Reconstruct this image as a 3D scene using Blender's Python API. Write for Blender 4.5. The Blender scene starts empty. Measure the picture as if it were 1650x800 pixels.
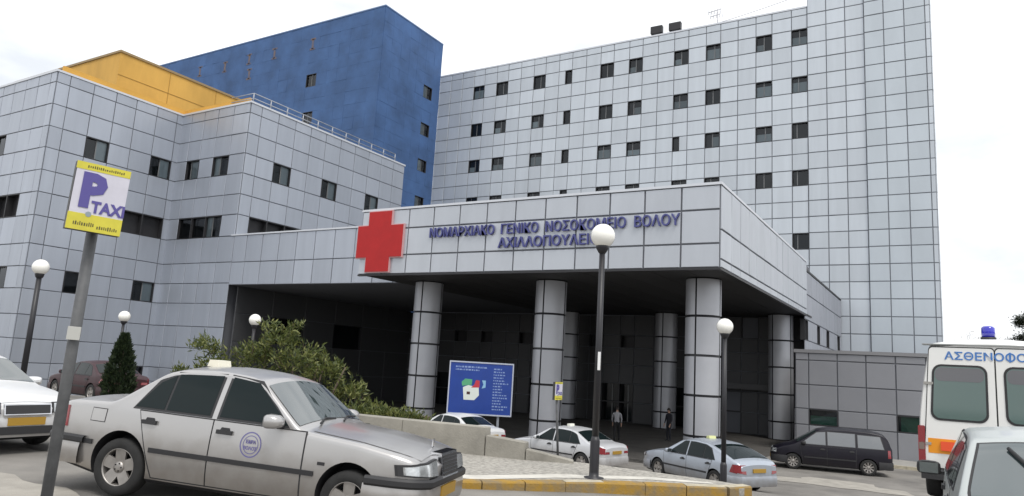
import bpy, bmesh, math, random
import numpy as np
from mathutils import Vector, Matrix, Euler

random.seed(7)
SC = bpy.context.scene
COL = SC.collection
EYE = 3.4                      # camera height above the lower forecourt

# ------------------------------------------------------------------ camera
def look():
    yaw, pitch, roll = 0.544780, 0.162631, 0.058491
    cy, sy, cp, sp = math.cos(yaw), math.sin(yaw), math.cos(pitch), math.sin(pitch)
    f = Vector((-sy*cp, cy*cp, sp)); r = Vector((cy, sy, 0)); u = r.cross(f)
    cr, sr = math.cos(roll), math.sin(roll)
    r2 = r*cr + u*sr; u2 = u*cr - r*sr
    return Matrix(((r2.x, u2.x, -f.x, 0), (r2.y, u2.y, -f.y, 0), (r2.z, u2.z, -f.z, EYE), (0, 0, 0, 1)))
cam = bpy.data.cameras.new('camera'); cam.sensor_width = 36; cam.lens = 36*1160.44/1650
cam.clip_start = 0.1; cam.clip_end = 4000
cam_o = bpy.data.objects.new('camera', cam); cam_o.matrix_world = look(); COL.objects.link(cam_o); SC.camera = cam_o

# ------------------------------------------------------------------ world: bright overcast
SUN_EL, SUN_AZ = math.radians(58), math.radians(128)      # azimuth clockwise from +Y (north)
W = bpy.data.worlds.new('World'); SC.world = W; W.use_nodes = True
nt = W.node_tree; nt.nodes.clear()
out = nt.nodes.new('ShaderNodeOutputWorld'); bg = nt.nodes.new('ShaderNodeBackground')
sky = nt.nodes.new('ShaderNodeTexSky'); sky.sky_type = 'NISHITA'; sky.sun_disc = False
sky.sun_elevation = SUN_EL; sky.sun_rotation = SUN_AZ; sky.dust_density = 3.0; sky.air_density = 1.0
tc = nt.nodes.new('ShaderNodeTexCoord'); mp = nt.nodes.new('ShaderNodeMapping'); mp.inputs['Scale'].default_value = (1, 1, 2.6); mp.inputs['Location'].default_value = (0.0, 5.0, 0.0)
n1 = nt.nodes.new('ShaderNodeTexNoise'); n1.inputs['Scale'].default_value = 2.3; n1.inputs['Detail'].default_value = 7; n1.inputs['Roughness'].default_value = 0.55
cr1 = nt.nodes.new('ShaderNodeValToRGB')
cr1.color_ramp.elements[0].position = 0.38; cr1.color_ramp.elements[0].color = (5.3, 5.5, 5.75, 1)
cr1.color_ramp.elements[1].position = 0.60; cr1.color_ramp.elements[1].color = (8.0, 8.05, 8.1, 1)
mx = nt.nodes.new('ShaderNodeMix'); mx.data_type = 'RGBA'; mx.inputs['Factor'].default_value = 0.9
nt.links.new(tc.outputs['Generated'], mp.inputs['Vector']); nt.links.new(mp.outputs[0], n1.inputs['Vector'])
nt.links.new(n1.outputs['Fac'], cr1.inputs['Fac']); nt.links.new(sky.outputs[0], mx.inputs['A']); nt.links.new(cr1.outputs[0], mx.inputs['B'])
nt.links.new(mx.outputs['Result'], bg.inputs['Color']); bg.inputs['Strength'].default_value = 0.1
nt.links.new(bg.outputs[0], out.inputs['Surface'])

# ------------------------------------------------------------------ sun behind thin cloud
sun = bpy.data.lights.new('sun', 'SUN'); sun.energy = 1.25; sun.angle = math.radians(24); sun.color = (1.0, 0.965, 0.91)
sun_o = bpy.data.objects.new('sun', sun); COL.objects.link(sun_o)
sd = Vector((math.sin(SUN_AZ)*math.cos(SUN_EL), math.cos(SUN_AZ)*math.cos(SUN_EL), math.sin(SUN_EL)))
sun_o.rotation_euler = sd.to_track_quat('Z', 'Y').to_euler(); sun_o.location = sd*60

SC.view_settings.view_transform = 'Standard'; SC.view_settings.look = 'None'
SC.view_settings.exposure = 0.84; SC.view_settings.gamma = 1.0; SC.view_settings.use_curve_mapping = False
SC.render.engine = 'CYCLES'
SC.cycles.max_bounces = 6; SC.cycles.transparent_max_bounces = 8; SC.cycles.use_denoising = True

# ------------------------------------------------------------------ materials
MATS = {}
def M(name, col, rough=0.6, metal=0.0, vary=0.0, nscale=4.0, bump=0.0, bscale=30.0, col2=None, obj_rand=0.0, coat=0.0,
      stretch=None, spec=0.5, detail=5.0, emit=0.0, sharp=None, sheen_noise=0.0):
    if name in MATS: return MATS[name]
    m = bpy.data.materials.new(name); m.use_nodes = True; t = m.node_tree; b = t.nodes['Principled BSDF']
    b.inputs['Base Color'].default_value = (*col, 1); b.inputs['Roughness'].default_value = rough
    b.inputs['Metallic'].default_value = metal; b.inputs['Coat Weight'].default_value = coat; b.inputs['Coat Roughness'].default_value = 0.06
    b.inputs['Specular IOR Level'].default_value = spec
    src = None
    if vary or col2 or bump or sheen_noise:
        c = t.nodes.new('ShaderNodeTexCoord'); mpn = t.nodes.new('ShaderNodeMapping')
        if stretch: mpn.inputs['Scale'].default_value = stretch
        g = t.nodes.new('ShaderNodeNewGeometry')
        t.links.new(g.outputs['Position'], mpn.inputs['Vector'])
    if vary or col2:
        n = t.nodes.new('ShaderNodeTexNoise'); n.inputs['Scale'].default_value = nscale; n.inputs['Detail'].default_value = detail; n.inputs['Roughness'].default_value = 0.6
        t.links.new(mpn.outputs[0], n.inputs['Vector'])
        r = t.nodes.new('ShaderNodeValToRGB')
        lo, hi = sharp if sharp else (0.3, 0.7)
        r.color_ramp.elements[0].position = lo; r.color_ramp.elements[1].position = hi
        a = col2 if col2 else tuple(max(0, x*(1-vary)) for x in col)
        bcol = col if col2 else tuple(min(1, x*(1+vary)) for x in col)
        r.color_ramp.elements[0].color = (*a, 1); r.color_ramp.elements[1].color = (*bcol, 1)
        t.links.new(n.outputs['Fac'], r.inputs['Fac']); src = r.outputs[0]
    if obj_rand:
        oi = t.nodes.new('ShaderNodeObjectInfo'); gi = t.nodes.new('ShaderNodeNewGeometry')
        ad = t.nodes.new('ShaderNodeMath'); ad.operation = 'ADD'; t.links.new(oi.outputs['Random'], ad.inputs[0]); t.links.new(gi.outputs['Random Per Island'], ad.inputs[1])
        fr = t.nodes.new('ShaderNodeMath'); fr.operation = 'FRACT'; t.links.new(ad.outputs[0], fr.inputs[0])
        mr = t.nodes.new('ShaderNodeMapRange'); mr.inputs['To Min'].default_value = 1-obj_rand; mr.inputs['To Max'].default_value = 1+obj_rand
        t.links.new(fr.outputs[0], mr.inputs['Value'])
        vm = t.nodes.new('ShaderNodeVectorMath'); vm.operation = 'SCALE'
        if src: t.links.new(src, vm.inputs[0])
        else: vm.inputs[0].default_value = col
        t.links.new(mr.outputs[0], vm.inputs['Scale']); src = vm.outputs[0]
    if src: t.links.new(src, b.inputs['Base Color'])
    if bump:
        n2 = t.nodes.new('ShaderNodeTexNoise'); n2.inputs['Scale'].default_value = bscale; n2.inputs['Detail'].default_value = 4
        t.links.new(mpn.outputs[0], n2.inputs['Vector'])
        bp = t.nodes.new('ShaderNodeBump'); bp.inputs['Strength'].default_value = bump; bp.inputs['Distance'].default_value = 0.02
        t.links.new(n2.outputs['Fac'], bp.inputs['Height']); t.links.new(bp.outputs[0], b.inputs['Normal'])
    if sheen_noise:
        n3 = t.nodes.new('ShaderNodeTexNoise'); n3.inputs['Scale'].default_value = nscale*1.7; n3.inputs['Detail'].default_value = 4
        t.links.new(mpn.outputs[0], n3.inputs['Vector'])
        m3 = t.nodes.new('ShaderNodeMapRange'); m3.inputs['To Min'].default_value = rough-sheen_noise; m3.inputs['To Max'].default_value = rough+sheen_noise
        t.links.new(n3.outputs['Fac'], m3.inputs['Value']); t.links.new(m3.outputs[0], b.inputs['Roughness'])
    if emit:
        b.inputs['Emission Color'].default_value = (*col, 1); b.inputs['Emission Strength'].default_value = emit
    MATS[name] = m
    return m

def glass_mat(name, tint=(0.25, 0.3, 0.3), base=0.10, ior=1.5, rough=0.02):
    if name in MATS: return MATS[name]
    m = bpy.data.materials.new(name); m.use_nodes = True; t = m.node_tree; t.nodes.clear()
    o = t.nodes.new('ShaderNodeOutputMaterial'); mixn = t.nodes.new('ShaderNodeMixShader')
    tr = t.nodes.new('ShaderNodeBsdfTransparent'); tr.inputs[0].default_value = (*tint, 1)
    gl = t.nodes.new('ShaderNodeBsdfGlossy'); gl.inputs['Roughness'].default_value = rough; gl.inputs['Color'].default_value = (0.95, 0.97, 1, 1)
    fr = t.nodes.new('ShaderNodeFresnel'); fr.inputs['IOR'].default_value = ior
    ad = t.nodes.new('ShaderNodeMath'); ad.operation = 'ADD'; ad.inputs[1].default_value = base; ad.use_clamp = True
    t.links.new(fr.outputs[0], ad.inputs[0]); t.links.new(ad.outputs[0], mixn.inputs[0])
    t.links.new(tr.outputs[0], mixn.inputs[1]); t.links.new(gl.outputs[0], mixn.inputs[2]); t.links.new(mixn.outputs[0], o.inputs[0])
    MATS[name] = m
    return m

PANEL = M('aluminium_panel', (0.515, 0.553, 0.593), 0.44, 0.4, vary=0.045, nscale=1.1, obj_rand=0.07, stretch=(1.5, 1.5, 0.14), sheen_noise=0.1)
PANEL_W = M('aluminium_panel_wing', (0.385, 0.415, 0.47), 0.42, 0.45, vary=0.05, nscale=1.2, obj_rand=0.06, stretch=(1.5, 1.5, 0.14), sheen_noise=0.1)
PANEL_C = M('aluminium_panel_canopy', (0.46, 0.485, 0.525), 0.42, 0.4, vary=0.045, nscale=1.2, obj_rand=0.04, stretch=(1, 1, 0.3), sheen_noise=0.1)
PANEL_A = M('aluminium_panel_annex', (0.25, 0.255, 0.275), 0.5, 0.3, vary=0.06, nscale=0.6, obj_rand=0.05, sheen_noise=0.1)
JOINT = M('joint_backing', (0.13, 0.137, 0.155), 0.8)
JOINT_T = M('joint_backing_tower', (0.20, 0.212, 0.235), 0.8)
CAP = M('coping', (0.60, 0.62, 0.66), 0.45, 0.3)
ROOF = M('roof_felt', (0.25, 0.25, 0.25), 0.9, vary=0.2)
DARKMETAL = M('dark_frame', (0.03, 0.03, 0.033), 0.5, 0.2)
SASH = M('sash_metal', (0.20, 0.205, 0.21), 0.5, 0.3)
DARK = M('dark_interior', (0.012, 0.012, 0.014), 0.9)
BLIND = M('blind', (0.72, 0.74, 0.75), 0.8, obj_rand=0.25)
CURTAIN = M('green_blind', (0.10, 0.26, 0.17), 0.8, vary=0.25, nscale=1.5)
SOFFIT = M('soffit', (0.035, 0.035, 0.036), 0.7, 0.0, vary=0.12, nscale=0.6)  # colour darkened to stand in for the shade below the canopy
WINGLASS = glass_mat('window_glass', (0.5, 0.55, 0.57), 0.005, 1.42)
BLUE = M('blue_render', (0.048, 0.108, 0.25), 0.8, vary=0.26, nscale=0.35, detail=8, obj_rand=0.03)
YELLOW = M('yellow_render', (0.62, 0.36, 0.08), 0.8, vary=0.14, nscale=0.5, stretch=(1, 1, 0.3))
RED = M('red_cross', (0.40, 0.010, 0.011), 0.7, vary=0.08, nscale=2)
CREAMEDGE = M('cross_trim', (0.55, 0.33, 0.34), 0.5)
LETTER = M('letter_blue', (0.062, 0.068, 0.22), 0.5)
WHITE = M('white_paint', (0.8, 0.8, 0.8), 0.4)
BLACKPAINT = M('black_post', (0.018, 0.018, 0.022), 0.45)
CONCRETE = M('concrete', (0.29, 0.275, 0.24), 0.9, vary=0.22, nscale=1.6, bump=0.4, bscale=25)

# ------------------------------------------------------------------ mesh helpers
class MB:
    def __init__(s): s.v = []; s.f = []; s.m = []; s.mi = 0; s.sm = []
    def vert(s, p): s.v.append(tuple(p)); return len(s.v)-1
    def face(s, idx, smooth=False): s.f.append(tuple(idx)); s.m.append(s.mi); s.sm.append(smooth)
    def poly(s, pts, smooth=False): b = len(s.v); s.v += [tuple(p) for p in pts]; s.face(range(b, b+len(pts)), smooth)
    def box(s, a, b, mat=None, skip=''):
        x0, y0, z0 = a; x1, y1, z1 = b
        c = [(x0,y0,z0),(x1,y0,z0),(x1,y1,z0),(x0,y1,z0),(x0,y0,z1),(x1,y0,z1),(x1,y1,z1),(x0,y1,z1)]
        if mat is not None: c = [tuple(mat @ Vector(p)) for p in c]
        n = len(s.v); s.v += c
        for k, q in (('b',(3,2,1,0)),('t',(4,5,6,7)),('f',(0,1,5,4)),('r',(1,2,6,5)),('k',(2,3,7,6)),('l',(3,0,4,7))):
            if k not in skip: s.face([n+i for i in q])
    def obox(s, c, half, R):                    # oriented box: centre, half sizes, 3x3
        mt = Matrix.Translation(Vector(c)) @ R.to_4x4()
        s.box([-h for h in half], half, mt)
    def tube(s, pts, radii, n=8, cap=True, smooth=True):
        pts = [Vector(p) for p in pts]; rings = []
        if not isinstance(radii, (list, tuple)): radii = [radii]*len(pts)
        ref = None
        for i, p in enumerate(pts):
            d = (pts[min(i+1, len(pts)-1)] - pts[max(i-1, 0)]).normalized()
            if ref is None: ref = Vector((0,0,1)) if abs(d.z) < 0.9 else Vector((1,0,0))
            u = d.cross(ref)
            if u.length < 1e-5: u = d.orthogonal()
            u.normalize(); w = d.cross(u).normalized()
            b = len(s.v)
            for k in range(n):
                a = 2*math.pi*k/n; s.v.append(tuple(p + (u*math.cos(a)+w*math.sin(a))*radii[i]))
            rings.append(b)
        for a, b in zip(rings, rings[1:]):
            for k in range(n): s.face((a+k, b+k, b+(k+1) % n, a+(k+1) % n), smooth)
        if cap: s.face([rings[0]+k for k in range(n)]); s.face([rings[-1]+k for k in reversed(range(n))])
    def lathe(s, prof, n=24, mat=None, axis='z', smooth=True, cap=True):
        rings = []
        for r, h in prof:
            b = len(s.v)
            for k in range(n):
                a = 2*math.pi*k/n
                p = Vector((r*math.cos(a), r*math.sin(a), h)) if axis == 'z' else Vector((r*math.cos(a), h, r*math.sin(a)))
                s.v.append(tuple(mat @ p) if mat is not None else tuple(p))
            rings.append(b)
        for a, b in zip(rings, rings[1:]):
            for k in range(n): s.face((a+k, a+(k+1) % n, b+(k+1) % n, b+k), smooth)
        if cap and prof[0][0] > 1e-4: s.face([rings[0]+k for k in reversed(range(n))])
        if cap and prof[-1][0] > 1e-4: s.face([rings[-1]+k for k in range(n)])
    def extrude(s, outline, y0, y1, mat=None):       # outline in (x,z), extruded along y
        n = len(outline); b = len(s.v)
        for y in (y0, y1):
            for x, z in outline:
                p = Vector((x, y, z)); s.v.append(tuple(mat @ p) if mat is not None else tuple(p))
        s.face([b+i for i in range(n)]); s.face([b+n+i for i in reversed(range(n))])
        for i in range(n): j = (i+1) % n; s.face((b+i, b+n+i, b+n+j, b+j))
    def grid(s, rows, smooth=True, close=False):
        idx = [[s.vert(p) for p in r] for r in rows]
        for a, b in zip(idx, idx[1:]):
            m = len(a)
            for k in range(m if close else m-1): s.face((a[k], a[(k+1) % m], b[(k+1) % m], b[k]), smooth)
        return idx
    def mesh(s, name, mats):
        me = bpy.data.meshes.new(name); me.from_pydata(s.v, [], s.f)
        for m in (mats if isinstance(mats, (list, tuple)) else [mats]): me.materials.append(m)
        me.polygons.foreach_set('material_index', s.m); me.polygons.foreach_set('use_smooth', s.sm)
        me.update()
        return me
    def build(s, name, mats, parent=None, loc=None):
        o = bpy.data.objects.new(name, s.mesh(name, mats)); COL.objects.link(o)
        if parent is not None: o.parent = parent
        if loc is not None: o.location = loc
        return o

def fixnormals(me):
    bm = bmesh.new(); bm.from_mesh(me); bmesh.ops.recalc_face_normals(bm, faces=bm.faces); bm.to_mesh(me); bm.free()

def tag(o, label=None, cat=None, group=None, kind=None):
    if label: o['label'] = label
    if cat: o['category'] = cat
    if group: o['group'] = group
    if kind: o['kind'] = kind
    return o
def thing(name, label, cat, loc=(0,0,0), rot=(0,0,0), group=None):
    o = bpy.data.objects.new(name, None); o.empty_display_size = 0.3; COL.objects.link(o)
    o.location = loc; o.rotation_euler = rot
    return tag(o, label, cat, group)
def text(body, size, extrude, mat, parent, mtx, name='lettering', align='LEFT', bold=0.0, xs=1.0, space=1.0):
    c = bpy.data.curves.new(name, 'FONT'); c.body = body; c.size = size; c.extrude = extrude; c.align_x = align; c.offset = bold; c.space_character = space
    c.resolution_u = 2
    o = bpy.data.objects.new(name+'_curve', c); COL.objects.link(o)
    bpy.context.view_layer.update()
    me = bpy.data.meshes.new_from_object(o.evaluated_get(bpy.context.evaluated_depsgraph_get()))
    bpy.data.objects.remove(o); bpy.data.curves.remove(c)
    me.name = name; me.materials.clear(); me.materials.append(mat)
    me.transform(mtx @ Matrix.Diagonal((xs, 1, 1, 1)))
    t = bpy.data.objects.new(name, me); COL.objects.link(t); t.parent = parent
    return t
def frame(u, up, o):                                # text frame: x=u, y=up, z=outward
    u = Vector(u).normalized(); up = Vector(up).normalized(); n = u.cross(up)
    return Matrix(((u.x, up.x, n.x, o[0]), (u.y, up.y, n.y, o[1]), (u.z, up.z, n.z, o[2]), (0, 0, 0, 1)))

# ------------------------------------------------------------------ ground
GYS = [-400, -60, 8, 12, 14, 19, 23.5, 27, 60, 200, 3000]
GZS = [-1.60, -1.62, -1.66, -1.80, -2.0, -2.72, -3.30, -3.42, -3.45, -3.5, -3.6]
def ground_z(x, y):
    t = min(1, max(0, (x+1.2)/2.0)); t = t*t*(3-2*t)
    ye = y - 6.0*t if y < 40 else y - 6.0*t*max(0, 1-(y-40)/20)
    return float(np.interp(ye, GYS, GZS)) + EYE
def axis(a):
    out = []
    for lo, hi, st in a: out += list(np.arange(lo, hi, st))
    return out
ASPHALT = M('asphalt', (0.27, 0.255, 0.232), 0.9, nscale=0.55, col2=(0.11, 0.104, 0.097), bump=0.35, bscale=60, detail=9, sharp=(0.25, 0.75))
gx = axis([(-2000, -200, 300), (-200, -60, 20), (-60, 30, 1.0), (30, 200, 20), (200, 2300, 300)])
gy = axis([(-1000, -60, 200), (-60, 0, 5), (0, 45, 0.75), (45, 120, 5), (120, 400, 40), (400, 3000, 400)])
mb = MB(); mb.grid([[(x, y, ground_z(x, y)) for x in gx] for y in gy])
o = mb.build('road', ASPHALT); fixnormals(o.data); tag(o, kind='structure')
if o.data.polygons[0].normal.z < 0: o.data.flip_normals()

# ------------------------------------------------------------------ facade system
S = 0.79
CAMP = Vector((0, 0, EYE))
PCACHE = {}
def panel_mesh(w, h, mat, t=0.05):
    k = (round(w, 3), round(h, 3), mat.name)
    if k not in PCACHE:
        b = MB(); e = 0.004 if mat is BLUE else min(0.015, w*0.1, h*0.1)
        f = [(-w/2+e, -t, -h/2+e), (w/2-e, -t, -h/2+e), (w/2-e, -t, h/2-e), (-w/2+e, -t, h/2-e)]
        g = [(-w/2, -t+e, -h/2), (w/2, -t+e, -h/2), (w/2, -t+e, h/2), (-w/2, -t+e, h/2)]
        r = [(x, 0.01, z) for x, _, z in g]
        n = len(b.v); b.v += f+g+r; b.face((n, n+1, n+2, n+3))
        for i in range(4):
            j = (i+1) % 4
            b.face((n+4+i, n+4+j, n+j, n+i)); b.face((n+8+i, n+8+j, n+4+j, n+4+i))
        PCACHE[k] = b.mesh('panel', mat)
    return PCACHE[k]

class Wing:
    """A building: panels on a recessed core wall, windows sunk in it."""
    def __init__(s, name, label, base, mat, joint=JOINT, cat='building'):
        s.t = thing(name, label, cat, base); s.base = Vector(base); s.mat = mat; s.joint = joint
        s.cells = []; s.core = MB()
    def facade(s, p0, ang, us, vs, openings=None, skip=None, gap=0.07, core=True, mat=None):
        """p0 world point, ang direction of u in degrees; outside is to the right-hand of u turned -90."""
        openings = openings or {}
        u = Vector((math.cos(math.radians(ang)), math.sin(math.radians(ang)), 0))
        Rm = Matrix.Rotation(math.radians(ang), 4, 'Z')
        p0 = Vector(p0) - s.base
        for i in range(len(us)-1):
            for j in range(len(vs)-1):
                a, b, c, d = us[i], us[i+1], vs[j], vs[j+1]
                if openings.get((i, j)) == 'void': continue
                op = openings.get((i, j))
                q = [p0 + u*a + Vector((0,0,c)), p0 + u*b + Vector((0,0,c)), p0 + u*b + Vector((0,0,d)), p0 + u*a + Vector((0,0,d))]
                if op is None:
                    if core: s.core.poly(q)
                    if skip and skip(i, j): continue
                    w, h = b-a-gap, d-c-gap
                    if w < 0.06 or h < 0.06: continue
                    ctr = p0 + u*((a+b)/2) + Vector((0, 0, (c+d)/2))
                    dist = (ctr + s.base - CAMP).length
                    s.cells.append((dist/math.sqrt(w*h), ctr, ang, w, h, mat or s.mat))
                elif op == 'core':
                    s.core.poly(q)
                else:
                    s.window(p0 + u*a + Vector((0, 0, c)), Rm, b-a, d-c, op)
    def window(s, p, Rm, w, h, op):
        """p lower-left corner (thing space); op: dict(split=, blind=, depth=, half=)"""
        op = dict(op); dep = op.get('depth', 0.22); x0 = op.get('x0', 0)*w; x1 = op.get('x1', 1)*w
        T = Matrix.Translation(p) @ Rm
        b = MB()
        # cladding jamb that fills the rest of the cell when the window is narrower
        if x0 > 0 or x1 < 1*w-1e-6:
            a0, a1 = (0, x0) if x0 > 0 else (x1, w)
            s.core.poly([T @ Vector(q) for q in ((a0, 0, 0), (a1, 0, 0), (a1, 0, h), (a0, 0, h))])
            jb = MB(); jb.mi = 0; jb.box((a0+0.03, -0.05, 0.03), (a1-0.03, 0.0, h-0.03)); jo = jb.build('panel', s.mat, s.t); jo.matrix_local = T
        e = 0.045
        # reveal + aluminium surround
        for (ax, az, bx, bz) in ((x0, 0, x1, e), (x0, h-e, x1, h), (x0, e, x0+e, h-e), (x1-e, e, x1, h-e)):
            b.box((ax, -0.045, az), (bx, dep, bz))
        b.box((x0, dep, 0), (x1, dep+0.02, h))
        wo = b.build('window', [DARKMETAL], s.t); wo.matrix_local = T
        if op.get('open'): return
        pn = MB()
        fy = dep*0.55
        pn.poly([(x0+e, fy, e), (x1-e, fy, e), (x1-e, fy, h-e), (x0+e, fy, h-e)])
        pn.build('pane', [WINGLASS], wo)
        fr = MB(); k = op.get('mull')
        if k:
            xm = x0 + (x1-x0)*k; fr.box((xm-0.03, fy-0.03, e), (xm+0.03, fy-0.005, h-e))
        if op.get('rail'):
            zm = h*op['rail']; fr.box((x0+e, fy-0.028, zm-0.025), (x1-e, fy-0.004, zm+0.025))
        if fr.v: fr.build('mullion', [SASH], wo)
        bl = op.get('blind', 0)
        if bl:
            bb = MB(); l, r_, z0, z1 = bl
            bb.box((x0+e+(x1-x0-2*e)*l, fy+0.03, e+(h-2*e)*z0), (x0+e+(x1-x0-2*e)*r_, fy+0.04, e+(h-2*e)*z1))
            bb.build('blind', [op.get('bmat', BLIND)], wo)
    def finish(s, limit=292, wall_name='wall'):
        s.core.build(wall_name, [s.joint], s.t)
        s.cells.sort(key=lambda c: c[0])
        for k, (d, ctr, ang, w, h, mat) in enumerate(s.cells[:limit]):
            o = bpy.data.objects.new('panel', panel_mesh(w, h, mat)); COL.objects.link(o); o.parent = s.t
            o.location = ctr
            o.rotation_euler = (math.radians(random.gauss(0, 0.4)), 0, math.radians(ang + random.gauss(0, 0.4)))
        rest = s.cells[limit:]
        if rest:
            b = MB()
            for (d, ctr, ang, w, h, mat) in rest:
                mt = Matrix.Translation(ctr) @ Euler((math.radians(random.gauss(0, 0.4)), 0, math.radians(ang+random.gauss(0, 0.4)))).to_matrix().to_4x4()
                b.box((-w/2, -0.05, -h/2), (w/2, 0.01, h/2), mt, skip='k')
            tag(b.build('far_panels', [rest[0][5]], s.t), kind='stuff')
        return s.t

def U(l): return [x*S for x in l]
def Z(l): return [x*S + EYE for x in l]
def wspec(kind):
    r = random.random()
    d = dict(mull=random.choice((0.5, 0.42, 0.58)))
    if kind == 'dark' or r < 0.25: d['blind'] = 0
    elif r < 0.6: d['blind'] = (0.0, random.choice((0.5, 1.0)), 0.0, random.choice((0.45, 0.55, 0.7)))
    else: d['blind'] = (random.choice((0.0, 0.45)), 1.0, 0.0, random.choice((0.35, 0.55, 0.75)))
    return d
# ------------------------------------------------------------------ main ward slab (grey panels, rows of windows)
VT = [7.1, 8.9, 10.7, 12.5, 14.32, 16.08, 17.87, 19.65, 21.43, 23.2, 25.05, 26.88, 28.68, 30.45, 32.25, 34.1, 36.05, 37.9, 39.82, 41.45, 42.35]
XT = [-64, -61.85, -59.8, -57.73, -55.9, -53.8, -51.9, -49.8, -47.72, -45.87, -43.8, -41.83, -39.75, -37.66, -35.8, -33.66, -31.85, -29.8,
      -27.7, -25.9, -23.72, -21.98, -19.92, -17.85, -16.05, -13.9, -12.2]
YT = 82*S
w = Wing('hospital_ward_block', 'tall light grey panelled ward block with rows of small square windows behind the canopy', (-38*S, YT, EYE-3.45), PANEL, JOINT_T)
op = {}
for z in (37.9, 32.25, 26.88, 21.43):
    j = VT.index(z)
    for x in (-57.73, -53.8, -47.72, -43.8, -37.66, -33.66, -27.7, -23.72, -17.85, -13.9):
        i = XT.index(x); d = wspec('')
        if x == -43.8: d = dict(x0=0.5, x1=1.0, blind=0)
        if x == -27.7 and z == 26.88: d = dict(x0=0.0, x1=0.46, blind=0)
        if x == -13.9 and z < 30: d = dict(mull=0.3, blind=0)
        op[(i, j)] = d
op[(XT.index(-13.9), VT.index(14.32))] = dict(mull=0.3, blind=0)
w.facade((0, YT, 0), 0, U(XT), Z(VT), op, gap=0.075,
         skip=lambda i, j: (VT[j+1] < 19.7 and XT[i] < -20) or (VT[j+1] < 21.5 and XT[i] < -30) or (VT[j+1] < 15 and XT[i] < -16))
b = w.core
bx0 = Vector(w.base)
b.box(Vector((-64*S, YT+0.4, EYE-3.45))-bx0, Vector((-12.2*S, YT+11, 42.2*S+EYE))-bx0)
w.finish()
c = MB(); c.box(Vector((-64*S, YT-0.08, 42.35*S+EYE))-bx0, Vector((-12.2*S-0.02, YT+0.6, 42.55*S+EYE))-bx0); c.build('coping', CAP, w.t)

# ------------------------------------------------------------------ windowless stair tower at the right end
VS = [1.7, 3.5, 5.3] + VT[:-1] + [43.3, 45.15, 47.0]
w = Wing('stair_tower', 'tall windowless grey panelled end tower rising past the top of the picture at the right', (-6*S, YT, EYE-3.45), PANEL, JOINT_T)
w.facade((0, YT-0.10, 0), 0, U([-12.2, -10.23, -8.3, -6.39]), Z(VS), gap=0.075)
w.facade((0, YT-0.30, 0), 0, U([-6.39, -4.5, -2.56, -0.62, -0.17]), Z(VS), gap=0.075, mat=M('aluminium_panel_warm', (0.475, 0.52, 0.56), 0.48, 0.33, vary=0.05, nscale=0.5, obj_rand=0.045, stretch=(1, 1, 0.3)))
w.facade((-0.17*S, YT-0.30, 0), 90, U([0, 1.9, 3.8, 5.7, 7.6, 9.5, 11.4]), Z(VS[::1]), gap=0.075)
bx0 = w.base
w.core.box(Vector((-6.39*S, YT-0.30, EYE-3.45))-bx0, Vector((-6.39*S+0.001, YT+0.1, 47*S+EYE))-bx0)
w.core.box(Vector((-12.2*S, YT-0.02, EYE-3.45))-bx0, Vector((-0.17*S-0.06, YT+9, 47*S+EYE))-bx0)
w.finish()

# ------------------------------------------------------------------ blue tower
VB = [10.7, 12.5, 14.32, 16.08, 17.87, 19.65, 21.43, 23.2, 25.05, 26.88, 28.68, 30.45, 32.25, 34.1, 36.05, 37.9, 39.82, 41.6, 43.5, 45.4, 47.5]
XBL = [-118 + 2.0*k for k in range(28)]
XBL = [x for x in XBL if x < -63.9]
YBL = [68.7, 70.6, 72.5, 74.4, 76.2, 78.1, 80.1, 81.9]
BLUEJ = M('blue_joint', (0.042, 0.10, 0.24), 0.85)
w = Wing('blue_tower', 'tall deep blue rendered tower standing between the grey wings', (-90*S, 68.7*S, EYE-3.45), BLUE, BLUEJ)
op = {}
i = XBL.index(-78)
for z in (37.9, 32.25): op[(i, VB.index(z))] = dict(mull=0.5, blind=0)
w.facade((0, 68.7*S, 0), 0, U(XBL), Z(VB), op, gap=0.006, skip=lambda i, j: VB[j+1] < 20 or (XBL[i] < -84 and VB[j+1] < 33) or (XBL[i] < -96 and VB[j+1] < 41))
op = {(5, VB.index(z)): dict(mull=0.5, blind=(0, .5, 0, 1)) for z in (37.9, 32.25, 26.88, 21.43)}
w.facade((-64*S, 0, 0), 90, U(YBL), Z(VB), op, gap=0.006, skip=lambda i, j: VB[j+1] < 20)
bx0 = w.base
w.core.box(Vector((-118*S, 68.7*S+0.5, EYE-3.45))-bx0, Vector((-64*S-0.4, 81.9*S, 47.3*S+EYE))-bx0)
w.finish()
c = MB(); c.box(Vector((-118*S, 68.7*S-0.09, 47.5*S+EYE))-bx0, Vector((-64*S+0.09, 68.7*S+0.5, 47.68*S+EYE))-bx0); c.build('coping', M('blue_coping', (0.10, 0.17, 0.33), 0.5), w.t)
c = MB(); c.box(Vector((-64*S-0.5, 68.7*S+0.5, 47.5*S+EYE))-bx0, Vector((-64*S+0.09, 81.9*S, 47.68*S+EYE))-bx0); c.build('coping', M('blue_coping', (0.10, 0.17, 0.33), 0.5), w.t)
STAIN = M('rust_mark', (0.20, 0.13, 0.08), 0.85, col2=(0.07, 0.10, 0.19), vary=0.1, nscale=2.2)
for x, z in ((-77.4, 44.5), (-85.5, 44.5), (-91.2, 44.6), (-90.8, 42.1), (-96.9, 44.3), (-103.2, 44.6)):
    c = MB(); px, pz = x*S, z*S+EYE
    yb = 68.7*S-0.065
    for (a0, a1, z0, z1) in ((-0.16, 0.16, -0.62, 0.62), (-0.42, 0.42, 0.5, 0.72), (-0.42, 0.42, -0.72, -0.5)):
        c.box(Vector((px+a0, yb, pz+z0))-bx0, Vector((px+a1, yb+0.02, pz+z1))-bx0)
    c.build('faded_sign_bracket', STAIN, w.t)

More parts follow.
